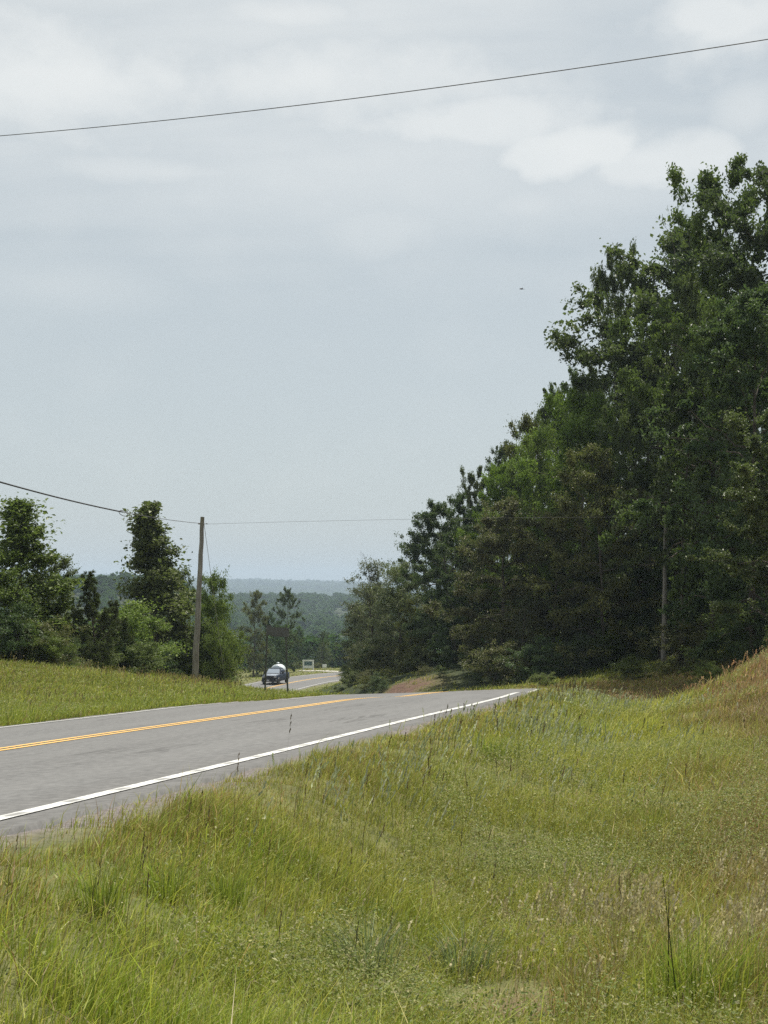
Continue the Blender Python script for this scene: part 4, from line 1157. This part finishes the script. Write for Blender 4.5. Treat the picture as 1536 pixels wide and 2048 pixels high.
def wire(pts, rad, label, mat, nm='power_line', n=6):
    m = MB(); m.tube(pts, rad, n); o = m.build(nm, mat, smooth=True)
    return tag(o, label, 'wire', 'overhead wires')
def curve_px(keys, y0, y1, n=60, ext=(0, 0)):
    """a hanging wire through photo bearings: depth runs linearly along the span, the sag is a smooth parabola"""
    k = np.array(keys, float)
    co = np.polyfit(k[:, 0], k[:, 1], 2)
    x0, x1 = k[0, 0], k[-1, 0]
    A = P(x0, np.polyval(co, x0), y0); B = P(x1, np.polyval(co, x1), y1)
    t = np.linspace(0 - ext[0], 1 + ext[1], n)
    L = A + (B - A) * t[:, None]
    px = CX + F * L[:, 0] / L[:, 1]
    inside = np.clip(px, min(x0, x1), max(x0, x1))
    L[:, 2] = np.where((t >= 0) & (t <= 1), (HY - np.polyval(co, px)) / F * L[:, 1], L[:, 2])
    # continue the parabola in space outside the picture
    ins = (t >= 0) & (t <= 1)
    cz = np.polyfit(t[ins], L[ins, 2], 2)
    L[:, 2] = np.polyval(cz, t)
    return L
wire(curve_px([(0, 272), (560, 216), (768, 190), (1000, 157), (1240, 124), (1536, 78)], 25.0, 18.5, 80, (2.0, 2.0)), .0065, 'long thin wire crossing the whole sky high above the road', M_WIRE)
wp = tuple(P(402, 1046, Yp))
L2 = curve_px([(0, 963), (120, 996), (245, 1024), (325, 1038), (401, 1047)], 44.0, Yp, 70, (.8, 0))
split = int(np.argmin(abs(CX + F * L2[:, 0] / L2[:, 1] - 245)))
wire(L2[split:], .013, 'thin wire running from the loop to the left pole', M_WIRE)
m = MB(); m.tube(L2[:split + 1], .027, 8)
c0 = L2[split]; th = np.linspace(0, 2 * np.pi, 18)
loop = np.stack([c0[0] + .17 * np.cos(th) + .03, c0[1] + .08 * np.sin(th), c0[2] + .10 * np.sin(th) - .05 - .06 * np.cos(th)], -1)
m.tube(loop, .014, 6)
tag(m.build('cable', M_WIRE2, smooth=True), 'thicker dark cable with a loop, coming in from the left', 'wire', 'overhead wires')
wire(curve_px([(408, 1048), (640, 1043), (870, 1037), (1331, 1034)], Yp, Yq, 50), .006, 'faint wire from the left pole across the road to the forest pole', M_WIRE2)

# ------------------------------------------------------------------ road sign seen from behind
M_SIGNBACK = simple('dull_aluminium', (0.085, 0.088, 0.080), .6, .2, var=.18, scale=5)
M_POST = simple('dark_steel_post', (0.06, 0.062, 0.05), .7, .2, var=.2)
Ys = 52.0
def road_sign():
    c = P(555, 1375, Ys); z0 = hz(c[0], Ys)
    r = empty('road_sign', (c[0], Ys, z0))
    A = P(535, 1250, Ys) - np.array([c[0], Ys, z0]); B = P(571, 1257, Ys + .55) - np.array([c[0], Ys, z0])
    for (top, foot) in ((A, (529, 1378)), (B, (576, 1374))):
        f = P(foot[0], foot[1], top[1] + Ys) - np.array([c[0], Ys, z0]); f[2] = hz(f[0] + c[0], f[1] + Ys) - z0 - .3
        m = MB()
        d_ = np.array(top) - f
        for (ox, oy, sx, sy) in ((0, 0, .06, .012), (-.027, .018, .008, .03), (.027, .018, .008, .03)):
            k = []
            for q in (0, 1):
                p = f + d_ * q + np.array([ox, oy, 0])
                k.append(p + np.array([(-sx / 2, -sy / 2, 0), (sx / 2, -sy / 2, 0), (sx / 2, sy / 2, 0), (-sx / 2, sy / 2, 0)]))
            m.loft(k)
        m.build('post', M_POST, r)
    # panels bolted to the far side of the posts, facing away
    ux = unit(B - A); ux[2] *= .35
    nrm = unit(np.cross(ux, [0, 0, 1]))
    cen = (A + B) / 2
    for (s0, s1, zt, zb, nm) in ((-.50, -.245, .04, -.32, 'sign_panel'), (-.235, .56, -.02, -.36, 'sign_panel')):
        m = MB()
        pts = []
        for dn in (.03, .034):
            pts.append(np.array([cen + ux * s0 - nrm * dn * -1 + [0, 0, zt], cen + ux * s1 - nrm * dn * -1 + [0, 0, zt], cen + ux * s1 - nrm * dn * -1 + [0, 0, zb], cen + ux * s0 - nrm * dn * -1 + [0, 0, zb]]))
        m.loft(pts)
        o_ = m.build(nm, M_SIGNBACK, r)
    m = MB()
    for zz_ in (-.10, -.28):
        m.tube(np.array([cen + ux * -.5 + nrm * .016 + [0, 0, zz_], cen + ux * .6 + nrm * .016 + [0, 0, zz_]]), .014, 4)
    m.build('cross_brace', M_POST, r)
    tag(r, 'grey back of a road sign on two thin posts across the road', 'road sign')
road_sign()

# ------------------------------------------------------------------ white board sign and small white box in the valley
M_BOARD = simple('white_painted_board', (0.80, 0.82, 0.80), .6, var=.04, scale=2)
M_TEAL = simple('dark_teal_print', (0.035, 0.085, 0.095), .5, var=.2, scale=3)
M_PALE = simple('pale_teal_print', (0.14, 0.21, 0.22), .5, var=.2, scale=6)
def board_sign():
    Y = 222.0; c = P(616.5, 1337, Y); z = hz(c[0], Y)
    r = empty('board_sign', (c[0], Y, z + .15), math.radians(-4))
    wd, ht = 1.72, 1.36
    for sx in (-1, 1):
        m = MB(); m.box((sx * (wd / 2 - .09), 0, ht / 2 - .15), (.18, .2, ht + .3)); bevel(m.build('post', M_BOARD, r), .01)
    m = MB(); m.box((0, 0, .16 + (ht - .18) / 2), (wd - .366, .10, ht - .18)); m.build('board', M_BOARD, r)
    m = MB(); m.box((0, 0, ht + .035), (wd + .06, .24, .07)); m.build('top_rail', M_BOARD, r)
    p_ = MB(); p_.box((0, -.057, ht - .46), (1.22, .012, .64)); pnl = p_.build('printed_panel', M_TEAL, r)
    m = MB()
    th = np.linspace(0, 2 * np.pi, 24, endpoint=False)
    out = np.stack([-.08 + .36 * np.cos(th), np.full(24, -.066), ht - .44 + .24 * np.sin(th)], -1); inn = np.stack([-.08 + .2 * np.cos(th), np.full(24, -.066), ht - .44 + .11 * np.sin(th)], -1)
    i = np.arange(24); j = (i + 1) % 24
    m.add(np.concatenate([out, inn]), np.stack([i, j, j + 24, i + 24], -1))
    m.box((.46, -.0665, ht - .42), (.05, .004, .3)); m.box((0, -.0665, ht - .70), (1.0, .004, .05))
    m.build('printed_emblem', M_PALE, pnl)
    tag(r, 'white board sign with a blue green panel beside the lower road', 'sign')
board_sign()
def white_box():
    Y = 226.0; c = P(649, 1335, Y); z = max(hz(c[0], Y), c[2] - .2)
    r = empty('small_sign', (c[0], Y, z))
    m = MB(); m.box((0, 0, .42), (.66, .1, .50)); bevel(m.build('board', M_BOARD, r), .03)
    for sx in (-.24, .24):
        m = MB(); m.box((sx, .02, .0), (.06, .06, .5)); m.build('post', M_BOARD, r)
    tag(r, 'small plain white board low in the grass right of the white sign', 'sign')
white_box()
M_PATH = simple('pale_gravel', (0.36, 0.34, 0.29), .9, var=.15, scale=2)
xs = np.linspace((595 - CX) / F * 216, (680 - CX) / F * 214, 30)
ys = np.linspace(217, 212, 30)
m = MB(); rows = []
for dy in (-1.6, -.5, .6, 1.7):
    rows.append(np.stack([xs, ys + dy, height(xs, ys + dy) + .05], -1))
V = np.stack(rows, 1).reshape(-1, 3); i = (np.arange(29)[:, None] * 4 + np.arange(3)[None]).ravel()
m.add(V, np.stack([i, i + 4, i + 5, i + 1], -1))
tag(m.build('path', M_PATH, smooth=True), 'pale gravel drive in front of the white sign', 'path', kind='structure')

# ------------------------------------------------------------------ the truck on the lower road
M_PAINT = simple('dark_blue_paint', (0.007, 0.015, 0.034), .5, .0, .2, coat=.0)
M_HOOD = simple('hood_glare_paint', (0.60, 0.66, 0.74), .22, .6, .5, coat=.5)  # white glare on the blue truck's hood, put into a pale base colour
M_SHINE = simple('windshield_glare', (0.66, 0.70, 0.74), .10, .9)  # pale metal instead of clear glass: the windshield's glare is in its colour
M_TRIM = simple('black_trim', (0.012, 0.012, 0.014), .5)
M_GLASS = simple('dark_window_glass', (0.02, 0.025, 0.03), .12, 0, 1.0, coat=1.0)
M_TYRE = simple('tyre_rubber', (0.018, 0.018, 0.018), .85)
M_RIM = simple('alloy_rim', (0.35, 0.35, 0.36), .35, .9)
M_LAMP = simple('headlamp_glass', (0.30, 0.31, 0.33), .12, 0, .8)
M_PLATE = simple('plate', (0.42, 0.42, 0.44), .5)
M_TANK = simple('pale_tank_skin', (0.62, 0.66, 0.68), .35, .2, var=.05, scale=2)
def truck():
    sT = S_ZERO + 176.5
    c = cubic(ROAD, np.array([sT]))[0]
    off = -1.0
    x = c[0] + off * math.cos(c[3]); y = c[1] - off * math.sin(c[3]); z = c[2] + off * c[4] + .012
    # local axes: -Y forward, X to the viewer's right
    r = empty('pickup_truck', (x, y, z), -c[3] - math.radians(3))
    def sec(yy, w0, w1, z0, z1, cr=.08):
        return np.array([(-w0, yy, z0), (w0, yy, z0), (w0, yy, (z0 + z1) * .5), (w1, yy, z1 - cr), (w1 - cr * 1.3, yy, z1), (-w1 + cr * 1.3, yy, z1), (-w1, yy, z1 - cr), (-w0, yy, (z0 + z1) * .5)])
    m = MB()      # lower body: nose, doors, bed
    m.loft([sec(-2.82, .86, .84, .55, 1.02), sec(-2.74, .95, .93, .48, 1.16), sec(-2.2, .98, .96, .45, 1.22), sec(-1.2, .99, .97, .42, 1.27), sec(0, .99, .97, .42, 1.28), sec(.9, .99, .97, .42, 1.28), sec(2.8, .98, .96, .5, 1.28), sec(2.9, .95, .93, .55, 1.25)])
    body = bevel(m.build('body', M_PAINT, r, True), .03)
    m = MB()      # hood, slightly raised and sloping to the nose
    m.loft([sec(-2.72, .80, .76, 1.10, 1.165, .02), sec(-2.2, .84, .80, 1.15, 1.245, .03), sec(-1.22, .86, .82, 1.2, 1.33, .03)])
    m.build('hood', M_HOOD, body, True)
    m = MB()      # cab
    m.loft([sec(-1.25, .90, .86, 1.24, 1.30, .02), sec(-.62, .90, .74, 1.24, 1.86, .06), sec(-.3, .90, .73, 1.24, 1.93, .07), sec(.7, .90, .73, 1.24, 1.93, .07), sec(1.02, .90, .76, 1.24, 1.80, .07)])
    cab = m.build('cab', M_PAINT, r, False)
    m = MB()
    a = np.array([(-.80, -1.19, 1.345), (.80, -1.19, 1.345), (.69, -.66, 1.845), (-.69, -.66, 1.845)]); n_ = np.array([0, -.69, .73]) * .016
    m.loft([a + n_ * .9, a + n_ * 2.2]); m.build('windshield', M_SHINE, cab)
    for sx in (-1, 1):
        m = MB(); a = np.array([(sx * .905, -.95, 1.34), (sx * .905, .85, 1.34), (sx * .785, .72, 1.80), (sx * .785, -.50, 1.80)])
        m.loft([a, a + np.array([sx * .012, 0, .002])]); m.build('side_window', M_GLASS, cab)
        m = MB(); m.box((sx * 1.17, -.92, 1.42), (.22, .09, .30)); mi_ = bevel(m.build('mirror', M_TRIM, r), .03)
        m = MB(); m.tube([(sx * .93, -.9, 1.34), (sx * 1.10, -.92, 1.38)], .025, 6); m.build('mirror_arm', M_TRIM, mi_)
        m = MB(); m.box((sx * .74, -2.81, .98), (.30, .10, .20)); bevel(m.build('headlight', M_LAMP, r), .02)
    m = MB(); m.box((0, -2.82, .90), (1.16, .09, .42)); gr = bevel(m.build('grille', M_TRIM, r), .03)
    m = MB()
    for zz_ in (.76, .87, .98): m.box((0, -2.872, zz_), (1.06, .02, .035))
    m.build('grille_bar', M_TRIM, gr)
    m = MB(); m.loft([sec(-3.02, .90, .90, .42, .70, .05), sec(-2.80, .99, .99, .40, .70, .05), sec(-2.72, 1.0, 1.0, .40, .70, .05)]); bp = m.build('bumper', M_TRIM, r)
    m = MB(); m.box((-.12, -3.035, .60), (.32, .015, .17)); m.build('license_plate', M_PLATE, bp)
    m = MB(); m.box((0, -.58, 1.90), (1.44, .22, .05)); m.build('roof_visor', M_TRIM, cab)
    for sx in (-1, 1):
        for yy in (-1.95, 1.75):
            wh = MB(); wh.lathe((sx * .88, yy, .40), [(.24, -.13), (.36, -.135), (.40, -.10), (.40, .10), (.36, .135), (.24, .13)], 22, 'x'); wo_ = wh.build('wheel', M_TYRE, r, True)
            m = MB(); m.lathe((sx * .88, yy, .40), [(.0, -.07 * sx), (.1, -.07 * sx), (.24, -.11 * sx), (.255, .0), (.24, .115 * sx), (.1, .075 * sx), (0, .075 * sx)], 18, 'x'); m.build('rim', M_RIM, wo_, True)
        th = np.linspace(0, np.pi, 9)
        for yy in (-1.95, 1.75):
            arc = np.stack([np.full(9, sx * .995), yy + .47 * np.cos(th), .42 + .47 * np.sin(th)], -1)
            m = MB(); m.tube(arc, .03, 5); m.build('wheel_arch', M_TRIM, r)
    tag(r, 'dark blue truck with a glaring hood and black front, driving up the lower road', 'truck')
    # rounded load standing in the bed, a thing of its own
    m = MB()
    prof = [(0, -.95), (.5, -.95), (.66, -.86), (.70, -.7), (.70, .7), (.66, .86), (.5, .95), (0, .95)]
    m.lathe((0, 0, 0), prof, 28, 'y')
    cr_, sr_ = math.cos(r.rotation_euler.z), math.sin(r.rotation_euler.z)
    lx, ly = -.22, 1.95
    t_ = empty('storage_tank', (x + lx * cr_ - ly * sr_, y + lx * sr_ + ly * cr_, z + 1.285), r.rotation_euler.z)
    sh = m.build('tank_shell', M_TANK, t_, True); sh.location = (0, 0, .32); sh.scale = (1.12, .9, .95)
    for yy in (-.55, .55):
        m = MB(); m.box((0, yy, .02), (1.2, .14, .30)); m.build('cradle', M_TRIM, t_)
    m = MB(); m.lathe((0, -.1, 1.12), [(0, 0), (.2, 0), (.2, .06), (.12, .09), (0, .09)], 14, 'z'); m.build('lid', M_TANK, t_, True)
    tag(t_, 'pale rounded tank carried high behind the cab of the truck', 'tank')
truck()

# ------------------------------------------------------------------ fallen branch, bird, brush on the cut bank
def fallen():
    Y = 79.0
    A = P(1340, 1326, Y - 1); B = P(1368, 1296, Y); C_ = P(1386, 1302, Y + .6)
    A[2] = hz(A[0], A[1]) + .05
    rng = np.random.default_rng(9)
    o_ = np.array([A[0], A[1], A[2]])
    r = empty('fallen_branch', o_)
    q = np.linspace(0, 1, 8)[:, None]
    m = MB(); m.tube((A + (B - A) * q - o_) + rng.normal(0, .02, (8, 3)), np.linspace(.10, .07, 8), 7); m.tube((B + (C_ - B) * q - o_), np.linspace(.08, .04, 8), 6); m.build('log', M_DEADWOOD, r, True)
    m = MB()
    for i in range(12):
        p = A + (B - A) * rng.random() - o_; d = unit(rng.normal(size=3) + np.array([0, 0, .2])) * rng.uniform(.4, 1.1)
        m.tube(p + d * np.linspace(0, 1, 4)[:, None], np.linspace(.025, .008, 4), 4, cap=False)
    m.build('twigs', M_BARK, r)
    tag(r, 'bent dead branch leaning on the bank right of the forest pole', 'branch')
fallen()
def bird():
    c = P(1043, 578, 95)
    m = MB()
    yy = np.linspace(-.16, .16, 9); rr = np.array([.004, .02, .03, .036, .038, .032, .022, .016, .012])
    secs = []
    th = np.arange(8) * np.pi / 4
    for a, b in zip(yy, rr): secs.append(np.stack([np.full(8, a), b * np.cos(th), b * np.sin(th)], -1))
    m.loft(secs)
    m.build
    for s_ in (-1, 1):
        a = np.array([(-.06, s_ * .03, .01), (.07, s_ * .03, .01), (.05, s_ * .18, .07), (.0, s_ * .34, .05), (-.04, s_ * .2, .065)])
        m.loft([a, a + np.array([0, 0, .006])])
    a = np.array([(.14, -.012, 0), (.14, .012, 0), (.24, .045, .0), (.24, -.045, .0)]); m.loft([a, a + np.array([0, 0, .006])])
    o_ = m.build('bird', simple('dark_feather', (.03, .03, .035), .7))
    o_.location = c; o_.rotation_euler = (0.15, 0, .25)
    tag(o_, 'tiny dark bird gliding in the sky left of the tall oaks', 'bird')
bird()

# ------------------------------------------------------------------ haze: the air between here and the ridges
m = MB(); m.box((0, 4300, 22.5), (24000, 9300, 145))
hzo = m.build('haze', None)
hm, t = new_mat('air')
vol = t.node('ShaderNodeVolumePrincipled', inp={'Color': (0.64, 0.78, 0.93, 1), 'Density': 0.00021, 'Anisotropy': 0.0})
t.node('ShaderNodeOutputMaterial', inp={1: vol.outputs[0]})
hzo.data.materials.clear(); hzo.data.materials.append(hm)
tag(hzo, 'pale summer haze filling the valley air', 'haze', kind='stuff')
